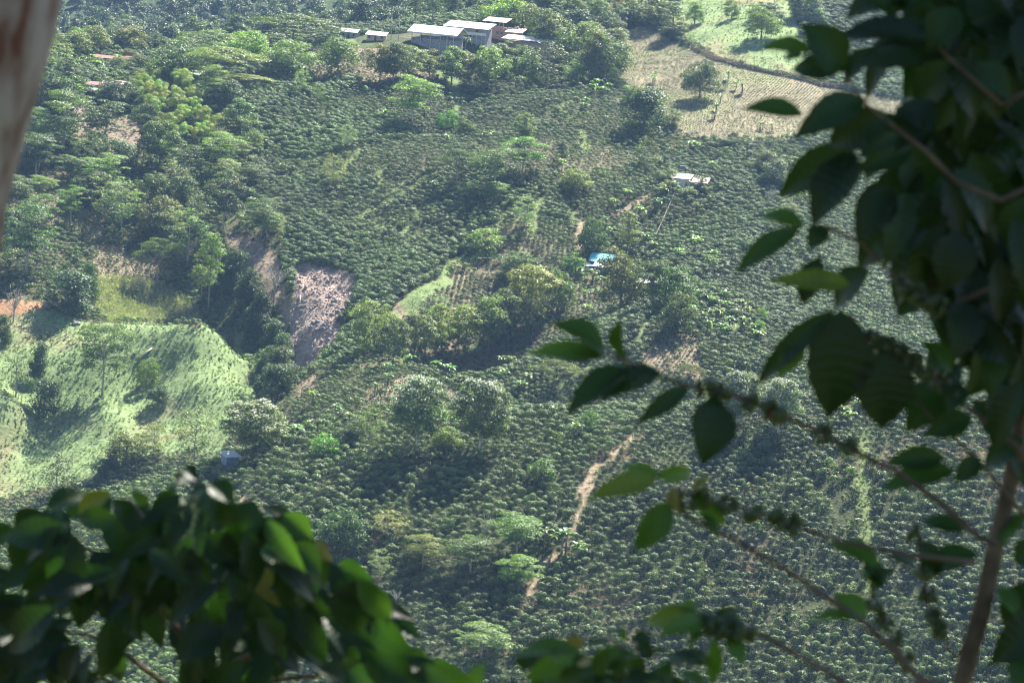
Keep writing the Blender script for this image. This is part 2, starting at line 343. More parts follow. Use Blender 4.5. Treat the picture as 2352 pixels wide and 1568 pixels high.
LINES = {
 'path': [([(1465,1000),(1440,1020),(1400,1042),(1370,1085),(1340,1130),(1325,1180),(1320,1235),(1300,1262)], 560, 1.05), ([(1300,1262),(1260,1290),(1228,1330),(1222,1370),(1205,1405)], 560, 1.3),
          ([(1340,510),(1330,545),(1333,585)], 790, 1.6), ([(1482,450),(1440,475),(1418,492)], 790, 1.6), ([(700,1235),(610,1175),(480,1110)], 560, 1.0), ([(1110,338),(1040,352)], 900, 1.0),
          ([(250,176),(170,178),(120,183)], 1000, 1.8), ([(880,705),(905,680),(925,730)], 790, 1.0)],
 'verge': [([(1980,1010),(1985,1100),(1990,1180),(2000,1260),(2010,1400)], 560, 1.3), ([(830,850),(1060,814),(1150,777),(1260,738)], 720, 1.6), ([(820,505),(940,435),(1080,352)], 790, 1.8),
           ([(905,672),(1010,618),(1110,560),(1200,540)], 790, 1.5), ([(925,545),(985,450)], 790, 1.0), ([(1240,460),(1225,500),(1215,540)], 790, 1.5), ([(780,395),(830,345)], 900, 1.5),
           ([(870,380),(880,420),(860,440)], 900, 1.2), ([(1180,205),(1300,212)], 1000, 1.6), ([(1335,300),(1350,350)], 900, 1.5), ([(1380,390),(1450,420)], 900, 1.5)],
}
ZCOL = {'coffee': (.055, .065, .028), 'pasture': (.175, .24, .10), 'corn': (.16, .155, .10), 'young': (.22, .18, .12), 'dry': (.21, .165, .12), 'slope': (.27, .21, .15),
        'landslide': (.31, .24, .20), 'bank': (.34, .20, .105), 'plowed': (.235, .205, .13), 'path': (.27, .21, .14), 'verge': (.15, .19, .075), 'near': (.06, .07, .03)}
ZN = list(ZCOL)
_pz = [(z, wpoly(p, dm)) for z in ('pasture', 'corn', 'young', 'dry', 'slope', 'landslide', 'bank', 'plowed') for p, dm in POLY[z]]
_lz = [(z, wpoly(p, dm, False), w) for z in ('verge', 'path') for p, dm, w in LINES[z]]
def zone_of(X, Y, j=1.2):
    r = np.zeros(X.shape, int); k = np.clip((Y - 500) / 100, 0, 1) * j
    x = X + (vnoise(X, Y, 3, 5) - .5) * 2 * k; y = Y + (vnoise(X, Y, 3, 6) - .5) * 2 * k
    for z, P in _pz: r[inside(P, x, y)] = ZN.index(z)
    for z, P, w in _lz: r[near_line(P, x, y, w)] = ZN.index(z)
    r[Y < 500] = ZN.index('near'); return r
Z0 = zone_of(GX, GY)
# coffee plots: column, row, row direction, spacing along and across rows, bush size, leaf tone, share of bare soil
PLOTS = [(1050,1120,.10,1.55,2.6,1.1,.0,0),(640,1150,.30,1.5,2.7,1.12,.12,0),(1150,1420,.22,1.6,3.1,1.05,-.22,0),(850,1380,.35,1.6,3.1,1.05,-.22,0),(1800,1120,.0,1.6,2.5,1.0,-.22,0),(1600,1420,.06,1.5,2.8,1.0,-.18,0),(2150,1350,-.05,1.55,2.7,1.0,-.15,0),(100,1300,.2,1.6,2.4,.9,.3,0),(250,1520,.2,1.6,2.4,.9,.45,0),
 (1150,900,-.3,1.7,2.2,1.05,.0,0),(1450,880,-.1,1.6,2.1,1.0,-.05,0),(690,975,-.4,1.5,2.2,.85,.2,.3),(1330,800,-.3,1.6,2.0,1.1,-.1,0),(740,570,.1,1.35,1.7,1.15,.1,0),(905,480,.16,1.25,2.7,1.0,-.08,0),(1010,610,-.5,1.3,1.7,1.2,.12,0),
 (1130,640,-.42,1.75,2.1,.82,-.1,.75),(1250,560,-.42,1.8,2.1,.85,-.1,.6),(1050,420,.1,1.5,1.9,1.1,.05,0),(780,440,.15,1.5,2.2,1.0,-.02,.15),(800,300,.05,1.45,1.7,1.15,.08,0),(960,260,.02,1.6,2.3,.85,-.2,0),(900,370,.12,1.55,2.5,.9,-.05,.25),(1150,260,.0,1.6,2.6,.9,-.12,0),(1330,290,-.06,1.6,2.6,.9,-.05,.1),(640,240,.1,1.4,1.7,1.15,.1,0),(1250,370,-.1,1.9,2.3,.75,0,.5),(1200,450,.1,1.7,2.2,1.05,-.02,0),(1380,450,-.2,1.7,2.2,1.0,.05,.2),
 (1520,560,-.35,1.6,2.1,1.05,.05,0),(1700,560,.2,1.5,1.9,1.05,-.08,0),(1750,720,.3,1.5,1.8,1.05,-.12,0),(1640,820,.1,1.5,2.2,.95,-.05,0),(1680,400,.1,1.45,1.8,1.1,.02,0),(1950,420,.15,1.5,2.5,1.0,.1,0),(2080,580,.1,1.3,3.0,1.0,.12,.1),(2050,740,.2,1.4,2.2,1.0,.12,0),(1950,850,0,1.5,2.2,.95,0,0),(1920,80,.1,1.5,1.9,1.1,-.05,0),(2050,160,.1,1.5,1.9,1.1,.05,0),(1250,40,.1,1.5,1.9,1.1,0,0),(600,430,.2,1.5,2.0,1.0,.1,0),(400,480,.2,1.5,2.0,1.0,.0,.2),(200,420,.2,1.5,2.0,1.0,.0,.1),(520,600,.2,1.5,2,.9,0,.2)]
PSEED = np.array([hit(p[0], p[1], 1000 if p[1] < 260 else 790 if p[1] < 760 else 560)[:2] for p in PLOTS])
def plot_of(x, y):
    xx = x + (vnoise(x, y, 22, 101) - .5) * 14; yy = (y + (vnoise(x, y, 22, 102) - .5) * 14)
    best = np.full(x.shape, 1e18); sec = np.full(x.shape, 1e18); idx = np.zeros(x.shape, int)
    for i, (a, b) in enumerate(PSEED):
        d = np.hypot(xx - a, (yy - b) * 1.0); lt = d < best
        sec = np.where(lt, best, np.minimum(sec, d)); idx = np.where(lt, i, idx); best = np.where(lt, d, best)
    return idx, sec - best
_ls = Z0 == ZN.index('landslide'); _pl = Z0 == ZN.index('plowed')
GZ += _ls * ((fbm(GX, GY, 4.5, 31) - .5) * 3.0 - .6) + (Z0 == ZN.index('slope')) * (fbm(GX, GY, 6, 33) - .5) * 1.5 + (Z0 == ZN.index('pasture')) * (fbm(GX, GY, 3.5, 35, 2) - .5) * .5
def build_terrain():
    V = np.stack([GX, GY, GZ], -1).reshape(-1, 3); nr = len(ROWS)
    i = np.arange(nr - 1)[:, None] * NS + np.arange(NS - 1)[None]; Q = np.stack([i, i + 1, i + NS + 1, i + NS], -1).reshape(-1, 4)
    C = np.array([ZCOL[z] for z in ZN])[Z0.ravel()]
    x, y = V[:, 0], V[:, 1]
    g = fbm(x, y, 14, 41)[:, None]; zc = Z0.ravel()
    soil = np.array([.15, .11, .07]); grass = np.array([.075, .105, .036])
    cof = (zc == 0)[:, None]
    C = np.where(cof, C + (soil - C) * np.clip((g - .62) * 5, 0, .7) + (grass - C) * np.clip((.40 - g) * 5, 0, .8), C)
    pid, _gap = plot_of(x, y); bare = np.array([p[7] for p in PLOTS])[pid][:, None] * cof; C = C + (np.array([.20, .165, .105]) * (.7 + .6 * g) - C) * bare
    edge = ((_gap < 1.6) & (fbm(x, y, 60, 111) > .5) & (zc == 0) & (y > 770) & (y < 1400))[:, None]; C = np.where(edge, np.array([.135, .18, .07]), C)
    pa = (zc == 1)[:, None]; C = np.where(pa, C * (.85 + .3 * g) + (np.array([.24, .19, .11]) - C) * np.clip((fbm(x, y, 25, 47)[:, None] - .58) * 5, 0, .6), C)
    pl = (zc == ZN.index('plowed'))[:, None]; C = np.where(pl, C + (np.array([.22, .23, .11]) - C) * np.clip((fbm(x, y, 30, 49)[:, None] - .5) * 4, 0, .7), C)
    far = (y > 1440)[:, None]; C = np.where(far & cof, np.array([.05, .075, .03]), C)
    C = np.hstack([C, np.ones((len(C), 1))]).astype(np.float32)
    zq = Z0.ravel()[Q[:, 0]]
    parts = {'ground': (0, ZN.index('corn'), ZN.index('dry'), ZN.index('near'), ZN.index('slope'), ZN.index('bank'), ZN.index('young')), 'pasture': (1,), 'landslide': (ZN.index('landslide'),),
             'plowed_field': (ZN.index('plowed'),), 'path': (ZN.index('path'), ZN.index('verge'))}
    lab = {'ground': 'dark soil and grass covering the coffee hillsides', 'pasture': 'light green planted slope', 'landslide': 'grey brown landslide scar of bare earth in the gully',
           'plowed_field': 'pale tan ploughed field below the green pasture', 'path': 'narrow dirt and grass path between coffee plots'}
    for nm, zs in parts.items():
        q = Q[np.isin(zq, zs)]; ids, inv = np.unique(q, return_inverse=True)
        me = mesh_np(nm, V[ids], 4, inv, M['ground'], smooth=True)
        a = me.color_attributes.new('zone', 'FLOAT_COLOR', 'POINT'); a.data.foreach_set('color', C[ids].ravel())
        tag(obj(nm, me), lab[nm], 'ground', kind='structure')
build_terrain()

# ---------------------------------------------------------------- plant shapes
def unit(v): return v / (np.linalg.norm(v, axis=-1, keepdims=True) + 1e-9)
def leafcloud(name, P, N, size, mat, q, var=None, asp=.62):
    n = len(P); N = unit(N); t = unit(np.cross(N, unit(q.normal(size=(n, 3))))); b = np.cross(N, t)
    s = (size * q.uniform(.7, 1.3, n))[:, None]
    V = np.stack([P - t * s * .55, P + b * s * asp * .5 + N * s * .06, P + t * s * .55, P - b * s * asp * .5 + N * s * .06], 1).reshape(-1, 3)
    return mesh_np(name, V, 4, np.arange(4 * n), mat, q.random(n) if var is None else var)
def clumps(q, prof, h, w, nc, rc, flat=1.0, inner=.55, dome=0):
    """clump centres filling a crown given by (height share, radius share) pairs"""
    zs = np.array([p[0] for p in prof]); rs = np.array([p[1] for p in prof]); C = []; R = []
    while len(C) < nc:
        z = q.uniform(zs[0], zs[-1]); r = np.interp(z, zs, rs)
        if q.random() > r * .9 + .1: continue
        rr = r * (inner + (1 - inner) * q.random()) if q.random() < .8 else r * q.random() * inner
        a = q.uniform(0, 2 * math.pi); k = rc * q.uniform(.65, 1.3)
        zz = (z - dome * rr * rr) * h
        C.append((math.cos(a) * rr * (w / 2 - k * .5), math.sin(a) * rr * (w / 2 - k * .5), zz)); R.append((k, k, k * flat))
    return np.array(C), np.array(R)
def clump_leaves(q, C, R, n, up=.75):
    wt = R[:, 0] ** 2; k = q.choice(len(C), n, p=wt / wt.sum()); d = unit(q.normal(size=(n, 3)))
    d[:, 2] = np.where((d[:, 2] < 0) & (q.random(n) < up), -d[:, 2], d[:, 2])
    P = C[k] + d * R[k] * q.uniform(.6, 1.08, n)[:, None]
    N = d * .8 + np.array([0, 0, .5]) + q.normal(size=(n, 3)) * .45
    return P, N, k
def trunk_mb(q, h, r, C, ztop=.75, nl=9, lean=0, fork=None, z0=.3):
    mb = MB(); top = h * ztop; pts = [(q.normal() * .12 * i * .3 + lean * i, q.normal() * .12 * i * .3, top * i / 5 - (1.5 if i == 0 else 0)) for i in range(6)]
    rad = [r * 1.25, r, r * .85, r * .7, r * .5, r * .22]; mb.tube(pts, rad, 7)
    hs = [p[2] for p in pts]
    for c in C[q.choice(len(C), min(nl, len(C)), replace=False)]:
        zs = max(min(c[2] * .75, top * .9), h * z0 * .8); i = np.interp(zs, hs, range(6)); a = int(min(i, 4)); f = i - a
        s = np.array(pts[a]) * (1 - f) + np.array(pts[a + 1]) * f; e = np.array(c); m = (s + e) / 2 + np.array([0, 0, -.06 * h * q.random()]) ; m[:2] = s[:2] * .45 + e[:2] * .55
        mb.tube([s, m, e], [r * .42, r * .28, r * .08], 5)
    return mb
KIND = {}
def proto(kind, h, w, prof, nc, rc, nl, size, flat=1, seeds=(1, 2), mat='leaf', bark='bark', r=.22, ztop=.75, dome=0, up=.75, z0=.3, limbs=9, blossom=0, asp=.62, inner=.55):
    L = []
    for sd in seeds:
        q = np.random.default_rng(sd * 77 + len(KIND) * 13); C, R = clumps(q, prof, h, w, nc, rc, flat, inner, dome)
        P, N, k = clump_leaves(q, C, R, nl, up)
        sx = w / (np.percentile(P[:, :2], 98) - np.percentile(P[:, :2], 2)); sz = h / np.percentile(P[:, 2], 99.5)
        P = P * (sx, sx, sz); C = C * (sx, sx, sz); cv = q.random(len(C))[k]
        var = np.clip(.55 * cv + .45 * q.random(nl), 0, 1)
        crown = leafcloud(kind + '_crown', P, N, size, M[mat], q, var, asp)
        tr = trunk_mb(q, h, r, C, ztop, limbs, 0, None, z0).me(kind + '_trunk', M[bark], True)
        bl = None
        if blossom:
            sel = (P[:, 2] > h * .5) & (q.random(nl) < blossom * np.clip((P[:, 2] / h - .45) * 2.2, 0, 1)) & (cv > .25)
            bl = leafcloud(kind + '_blossom', P[sel] + unit(N[sel]) * .3, N[sel] + q.normal(size=(sel.sum(), 3)) * .4, size * 1.0, M['blossom'], q, None, .85)
        L.append((crown, tr, bl))
    KIND[kind] = (h, w, L)
OV = [(.22, .35), (.35, .8), (.55, 1), (.75, .9), (.9, .6), (.99, .2)]
proto('oval', 15, 10, OV, 60, 1.15, 6500, .5, seeds=(1, 2, 3))
proto('bloom', 16, 11, [(.27, .4), (.38, .85), (.55, 1), (.75, .97), (.9, .75), (1.0, .4)], 150, 1.0, 17000, .40, seeds=(1, 2, 3), bark='bark_white', blossom=.34, r=.26, limbs=16, z0=.2)
proto('airy', 15, 9, [(.2, .3), (.4, .8), (.65, 1), (.85, .75), (1, .25)], 46, .95, 2100, .45, seeds=(1, 2, 3), bark='bark_pale', limbs=16, z0=.2)
proto('round', 10, 9.5, [(.12, .7), (.3, .95), (.5, 1), (.75, .85), (.97, .35)], 55, 1.2, 5500, .46, seeds=(1, 2, 3), r=.25)
proto('layered', 15, 12, [(.35, .55), (.5, .9), (.65, 1), (.8, .85), (.95, .4)], 34, 1.75, 6000, .48, flat=.38, seeds=(1, 2, 3), bark='bark_pale', up=.9, limbs=14, inner=.5, r=.28)
proto('umbrella', 14, 22, [(.86, 1), (1.0, .95)], 60, 2.1, 8500, .5, flat=.32, seeds=(1, 2), dome=.34, up=.9, limbs=22, r=.45, ztop=.55, z0=.25, inner=.3)
proto('columnar', 16, 6, [(.12, .6), (.3, 1), (.6, .85), (.85, .5), (1, .12)], 60, .95, 3600, .45, seeds=(1, 2), r=.2)
proto('tall', 20, 6.5, [(.28, .5), (.42, 1), (.62, .85), (.82, .55), (1, .1)], 60, .9, 3400, .42, seeds=(1, 2), bark='bark', r=.22, ztop=.9)
proto('vine', 11, 7, [(.05, .8), (.3, 1), (.6, .8), (.85, .65), (1, .3)], 42, 1.3, 5000, .48, flat=1.25, seeds=(1, 2, 3), r=.2, up=.6)
proto('bush', 4.5, 5, [(.02, .8), (.3, 1), (.6, .9), (.97, .4)], 34, .75, 1700, .34, seeds=(1, 2, 3), r=.1, ztop=.5)
proto('stalk', 16, 6, [(.84, .8), (.93, 1), (1, .5)], 14, 1.0, 800, .5, flat=.5, seeds=(1,), bark='bark_pale', r=.13, ztop=.9, z0=.75)
proto('palm_like', 9, 5, [(.75, .5), (.85, 1), (1, .5)], 14, 1.0, 700, .8, flat=.6, seeds=(1,), r=.15, ztop=.8, z0=.7, asp=.2)
def bare_proto():
    L = []
    for sd in (1, 2):
        q = np.random.default_rng(sd); mb = MB(); mb.tube([(0, 0, -1), (.1, .1, 2), (.3, 0, 4)], [.18, .15, .12], 6)
        for i in range(16):
            a = q.uniform(0, 6.28); s = np.array([.15, .05, q.uniform(2, 4)]); e = s + np.array([math.cos(a) * q.uniform(1.2, 3), math.sin(a) * q.uniform(1.2, 3), q.uniform(1, 3.2)])
            m = (s + e) / 2 + q.normal(size=3) * .2; mb.tube([s, m, e], [.1, .07, .03], 5)
            for j in range(4):
                g = m + (e - m) * q.random(); mb.tube([g, g + q.normal(size=3) * .5 + np.array([0, 0, .5])], [.045, .02], 4)
        L.append(mb.me('bare_trunk', M['bark_pale']))
    return L
BARE = bare_proto()
# banana plants
def banana_proto(sd):
    q = np.random.default_rng(900 + sd); V = []; F = []; st = MB()
    for s in range(2 + sd % 2):
        bx, by = q.normal(size=2) * .45; hh = q.uniform(1.9, 2.8); st.tube([(bx, by, -.5), (bx, by, hh * .6), (bx + .05, by, hh)], [.16, .13, .09], 6)
        for k in range(7):
            a = k * 2.4 + q.uniform(-.3, .3); el = q.uniform(.5, 1.35); ln = q.uniform(1.6, 2.3); w = q.uniform(.26, .36)
            d = np.array([math.cos(a), math.sin(a), 0]); sd_ = np.array([-math.sin(a), math.cos(a), 0]); p = np.array([bx, by, hh - .1]); e = el; k0 = len(V)
            for i in range(7):
                ww = w * [.15, .7, 1, 1, .9, .6, .08][i]; up = np.array([0, 0, 1])
                V += [p - sd_ * ww + up * ww * .3, p, p + sd_ * ww + up * ww * .3]
                p = p + (d * math.cos(e) + up * math.sin(e)) * ln / 6; e -= .30
            for i in range(6):
                for j in range(2): c = k0 + i * 3 + j; F.append((c, c + 1, c + 4, c + 3))
    return mesh_np('banana_leaves', np.array(V), 4, np.array(F), M['banana'], np.repeat(q.random(len(F) // 12), 12), smooth=True), st.me('banana_stem', M['bark'], True)
BAN = [banana_proto(i) for i in range(4)]
# bamboo plume: arching culm with a drooping feathery head
def bamboo_proto(sd):
    q = np.random.default_rng(500 + sd); mb = MB(); Ps = []; Ns = []
    for c in range(4):
        a = c * 1.6 + q.uniform(-.5, .5); d = np.array([math.cos(a), math.sin(a), 0]); b = q.normal(size=3) * .8; b[2] = -1; H = q.uniform(10, 14); pts = []
        for i in range(9):
            t = i / 8; pts.append(b + d * (t ** 2.4) * 3.4 + np.array([0, 0, H * (t - .26 * t ** 4)]))
        mb.tube(pts, [.07 * (1 - .85 * i / 8) for i in range(9)], 5)
        hd = pts[7]
        for i in range(750):
            if q.random() < .6:
                dd = unit(q.normal(size=3)); dd[2] = abs(dd[2]) if q.random() < .85 else dd[2]; Ps.append(hd + dd * np.array([1.5, 1.5, 1.25]) * q.uniform(.75, 1.05) - np.array([0, 0, .6])); Ns.append(dd + np.array([0, 0, .4]))
            else:
                t = q.uniform(.35, .95); f = t * 8; i0 = min(int(f), 7); p = pts[i0] + (pts[i0 + 1] - pts[i0]) * (f - i0); o = q.normal(size=3) * np.array([.7, .7, .5]); Ps.append(p + o); Ns.append(o + np.array([0, 0, .5]))
    return leafcloud('bamboo_foliage', np.array(Ps), np.array(Ns) + q.normal(size=(len(Ps), 3)) * .3, .36, M['bamboo'], q, None, .4), mb.me('bamboo_culms', M['bark'], True)
BAM = [bamboo_proto(i) for i in range(3)]

def coffee_proto(sd, n=360, mat='coffee', h=1.9, r=.97, size=.225, lobes=4):
    q = np.random.default_rng(300 + sd); k = q.integers(0, lobes, n); an = np.arange(lobes) * 2.4 + q.uniform(0, 6)
    rr = r * np.sqrt((np.arange(lobes) + .3) / lobes) * .55; C = np.stack([np.cos(an) * rr, np.sin(an) * rr, h * (.80 - .42 * (rr / r) ** 2 * q.uniform(.6, 1.4, lobes))], 1); R = r * q.uniform(.5, .66, lobes)
    d = unit(q.normal(size=(n, 3))); d[:, 2] = np.where(q.random(n) < .72, np.abs(d[:, 2]), d[:, 2])
    P = C[k] + d * R[k][:, None] * np.array([1, 1, .85]); sk = q.random(n) < .3; P[sk, 2] *= q.uniform(.15, .9, sk.sum())
    N = d * 1.1 + np.array([0, 0, .15]) + q.normal(size=(n, 3)) * .17
    return leafcloud('coffee_bush', P, N, size, M[mat], q, np.clip(1.1 * (P[:, 2] / h - .45) + q.random(n) * .45, 0, 1), .6)  # colour lightens upward: young leaves, plus painted sunlit top and shaded sides
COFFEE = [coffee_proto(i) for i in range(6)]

# ---------------------------------------------------------------- scattered growth nobody could count (geometry nodes on points)
def scatter(name, protos, P, rz, sc, label, cat, tilt=0, tone=None):
    pc = bpy.data.collections.new(name + '_kinds')
    for i, me in enumerate(protos):
        pc.objects.link(bpy.data.objects.new('%s_kind_%02d' % (name, i), me))
    me = bpy.data.meshes.new(name); n = len(P); me.vertices.add(n); me.vertices.foreach_set('co', np.asarray(P, np.float32).ravel())
    E = np.zeros((n, 3), np.float32); E[:, 2] = rz
    if tilt: E[:, :2] = np.random.default_rng(5).normal(size=(n, 2)) * tilt
    me.attributes.new('rot', 'FLOAT_VECTOR', 'POINT').data.foreach_set('vector', E.ravel())
    sc = np.asarray(sc, np.float32); sc = np.repeat(sc[:, None], 3, 1) if sc.ndim == 1 else sc
    me.attributes.new('scl', 'FLOAT_VECTOR', 'POINT').data.foreach_set('vector', sc.ravel())
    if tone is not None: me.attributes.new('tone', 'FLOAT', 'POINT').data.foreach_set('value', np.asarray(tone, np.float32))
    me.attributes.new('pick', 'INT', 'POINT').data.foreach_set('value', np.random.default_rng(n).integers(0, len(protos), n).astype(np.int32))
    o = obj(name, me); g = bpy.data.node_groups.new(name, 'GeometryNodeTree')
    g.interface.new_socket('Geometry', in_out='INPUT', socket_type='NodeSocketGeometry'); g.interface.new_socket('Geometry', in_out='OUTPUT', socket_type='NodeSocketGeometry')
    n_ = g.nodes; L = g.links; a = n_.new('NodeGroupInput'); z = n_.new('NodeGroupOutput'); ip = n_.new('GeometryNodeInstanceOnPoints'); ci = n_.new('GeometryNodeCollectionInfo')
    ci.inputs[0].default_value = pc; ci.inputs['Separate Children'].default_value = True
    def att(nm, ty):
        k = n_.new('GeometryNodeInputNamedAttribute'); k.data_type = ty; k.inputs[0].default_value = nm; return k.outputs[0]
    L.new(a.outputs[0], ip.inputs['Points']); L.new(ci.outputs[0], ip.inputs['Instance']); ip.inputs['Pick Instance'].default_value = True
    L.new(att('pick', 'INT'), ip.inputs['Instance Index']); L.new(att('rot', 'FLOAT_VECTOR'), ip.inputs['Rotation']); L.new(att('scl', 'FLOAT_VECTOR'), ip.inputs['Scale'])
    L.new(ip.outputs[0], z.inputs[0])
    md = o.modifiers.new('spread', 'NODES'); md.node_group = g
    return tag(o, label, cat, kind='stuff')

def lattice(dx, dy, y0, y1, warp=5, rot=0.0, jit=.30):
    hw = HWID(y1); r = math.hypot(hw, (y1 - y0) / 2) * 1.02; nx = int(2 * r / dx); ny = int(2 * r / dy)
    a, b = np.meshgrid((np.arange(nx) - nx / 2) * dx, (np.arange(ny) - ny / 2) * dy); a = a + (np.arange(ny) % 2)[:, None] * dx * .5
    a = a.ravel() + rng.normal(size=a.size) * jit; b = b.ravel() + rng.normal(size=b.size) * jit * .6
    x = a * math.cos(rot) - b * math.sin(rot); y = a * math.sin(rot) + b * math.cos(rot) + (y0 + y1) / 2
    y = y + (vnoise(x, y, 70, 61) - .5) * 2 * warp; x = x + (vnoise(x, y, 60, 62) - .5) * warp
    k = (y > y0) & (y < y1) & (np.abs(x) < HWID(y) * .96)
    return x[k], y[k]
def infr(x, y, z, mu=200, mv=160):
    u, v, d = proj(np.stack([x, y, z], 1)); return (u > -mu) & (u < 2352 + mu) & (v > -mv) & (v < 1568 + mv), u, v
WILD = [wpoly(p, dm) for p, dm in [
 ([(-60,200),(150,190),(480,170),(560,300),(600,480),(660,560),(640,620),(520,545),(480,470),(300,500),(120,520),(-60,520)], 900),
 ([(480,590),(560,640),(640,760),(668,850),(660,930),(590,920),(545,800),(480,690)], 790), ([(0,540),(200,560),(200,690),(100,700),(-60,650)], 790),
 ([(325,850),(360,880),(390,960),(420,1040),(330,1020),(345,930)], 790), ([(70,830),(120,900),(140,1000),(90,960),(60,880)], 790),
 ([(-60,60),(700,60),(700,165),(200,160),(-60,190)], 1000), ([(860,760),(1250,680),(1260,735),(1050,805),(870,845)], 790), ([(1180,110),(1420,90),(1420,190),(1180,200),(1130,150)], 1000),
 ([(1740,330),(1830,360),(1860,500),(1800,470),(1770,400)], 900), ([(1100,-20),(1560,-20),(1540,60),(1420,80),(1250,60)], 1000)]]
def inwild(x, y):
    r = np.zeros(x.shape, bool)
    for P in WILD: r |= inside(P, x, y)
    return r
# exclusion round buildings is filled in before scattering
KEEP = []
def clear_of(x, y):
    k = np.ones(x.shape, bool)
    for cx, cy, r in KEEP: k &= (x - cx) ** 2 + (y - cy) ** 2 > r * r
    return k
def scatter_all():
    # coffee
    xs, ys = [], []
    for i, p in enumerate(PLOTS):
        cx, cy = PSEED[i]; nx = int(240 / p[3]); ny = int(240 / p[4]); a, b = np.meshgrid((np.arange(nx) - nx / 2) * p[3], (np.arange(ny) - ny / 2) * p[4]); a = a + (np.arange(ny) % 2)[:, None] * p[3] * .5
        a = a.ravel() + rng.normal(size=a.size) * .16; b = b.ravel() + rng.normal(size=b.size) * .13; xx = cx + a * math.cos(p[2]) - b * math.sin(p[2]); yy = cy + a * math.sin(p[2]) + b * math.cos(p[2])
        yy = yy + (vnoise(xx, yy, 45, 61) - .5) * 9; kk = (yy > 562) & (yy < 1335) & (np.abs(xx) < HWID(yy) * .96); xx, yy = xx[kk], yy[kk]
        pi, gap = plot_of(xx, yy); kk = (pi == i) & ~((gap < 1.6) & (fbm(xx, yy, 60, 111) > .5) & (yy > 770)); xs.append(xx[kk]); ys.append(yy[kk])
    x = np.concatenate(xs); y = np.concatenate(ys); z = height(x, y); k, u, v = infr(x, y, z)
    zn = zone_of(x, y); wild = inwild(x, y); g = fbm(x, y, 16, 71); ok = k & (zn == 0) & clear_of(x, y)
    cof = ok & ~wild & ((g < .70) | (rng.random(x.size) < .35)) & (rng.random(x.size) < .93)
    cofw = ok & wild & (g < .47) & (rng.random(x.size) < .8)
    yo = k & (zn == ZN.index('young')) & clear_of(x, y) & (rng.random(x.size) < .55); sm = np.where(yo, .62, 1.0)
    dr = k & np.isin(zn, [ZN.index('dry'), ZN.index('slope')]) & (rng.random(x.size) < np.where(zn == ZN.index('dry'), .3, .1)); sm = np.where(dr, .6, sm)
    c = cof | cofw | yo | dr; xc, yc, zc, uc, vc = x[c], y[c], z[c], u[c], v[c]
    sc = np.clip(rng.normal(1.0, .22, xc.size), .5, 1.6) * (1.0 + .6 * (fbm(xc, yc, 22, 73) - .5)) * sm[c]
    pid, _ = plot_of(xc, yc); sc = sc * np.array([p[5] for p in PLOTS])[pid]; tone = np.array([p[6] for p in PLOTS])[pid] + (fbm(xc, yc, 18, 77) - .5) * .8
    S3 = np.stack([sc * rng.uniform(.9, 1.12, xc.size), sc * rng.uniform(.9, 1.12, xc.size), sc * rng.uniform(.85, 1.15, xc.size)], 1)
    R = rng.uniform(0, 6.28, xc.size)
    # the nearest visible bushes are things of their own
    vis = (vc > 1250) & (vc < 1575) & (uc > 1000) & (uc < 2230) & ~((uc > 1170) & (uc < 1760) & (vc > 1455)) & (vc < 1568)
    order = np.argsort(np.where(vis, yc, 1e9))[:290]
    ind = np.zeros(xc.size, bool); ind[order] = vis[order]
    for j, i in enumerate(np.nonzero(ind)[0]):
        o = obj('coffee_bush', COFFEE[j % 6], None, (xc[i], yc[i], zc[i])); o.rotation_euler = (0, 0, R[i]); o.scale = S3[i]
        tag(o, 'rounded dark green coffee bush in the rows along the bottom edge', 'coffee bush', 'coffee bushes in the nearest rows')
    m = ~ind
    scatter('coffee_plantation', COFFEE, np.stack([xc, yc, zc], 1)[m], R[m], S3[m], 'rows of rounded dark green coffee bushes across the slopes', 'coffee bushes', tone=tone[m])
    # low planted rows on the light green slopes
    x, y = lattice(1.1, 1.1, 790, 1400, 4, .1, .6); z = height(x, y); k, u, v = infr(x, y, z, 60, 60); zn = zone_of(x, y)
    p = k & (zn == ZN.index('pasture')); dens = np.where(y < 1000, .55, .30); p &= (rng.random(x.size) < dens * (1.2 - fbm(x, y, 12, 81)))
    def tuft(sd, mat, n, h, r, s): return coffee_proto(sd, n, mat, h, r, s, 5)
    B = [tuft(20 + i, 'bean', 26, .55, .42, .30) for i in range(3)]
    scatter('bean_plants', B, np.stack([x, y, z], 1)[p], rng.uniform(0, 6.28, p.sum()), rng.uniform(.6, 1.35, p.sum()), 'low light green bean plants covering the smooth slopes', 'bean plants')
    x, y = lattice(1.25, 1.35, 720, 1330, 4, .06, .08); z = height(x, y); k, u, v = infr(x, y, z, 60, 60); zn = zone_of(x, y)
    p = k & np.isin(zn, [ZN.index('plowed'), ZN.index('young')]) & (rng.random(x.size) < .9)
    Y = [tuft(40 + i, 'coffee', 22, .55, .30, .24) for i in range(3)]
    scatter('young_coffee_plants', Y, np.stack([x, y, z], 1)[p], rng.uniform(0, 6.28, p.sum()), rng.uniform(.7, 1.4, p.sum()), 'rows of small young coffee plants on bare tan soil', 'young coffee plants')
    x, y = lattice(.9, .9, 860, 960, 2, .1, .15); z = height(x, y); k, u, v = infr(x, y, z, 60, 60); zn = zone_of(x, y)
    p = k & (zn == ZN.index('corn')) & (rng.random(x.size) < .85); q = np.random.default_rng(4); Cn = []
    for i in range(3):
        t = np.linspace(0, 1, 16); P = np.stack([q.normal(size=16) * .22, q.normal(size=16) * .22, t * 1.5 + .1], 1)
        Cn.append(leafcloud('corn_plant', P, np.stack([q.normal(size=16), q.normal(size=16), np.full(16, .5)], 1), .62, M['corn'], q, None, .3))
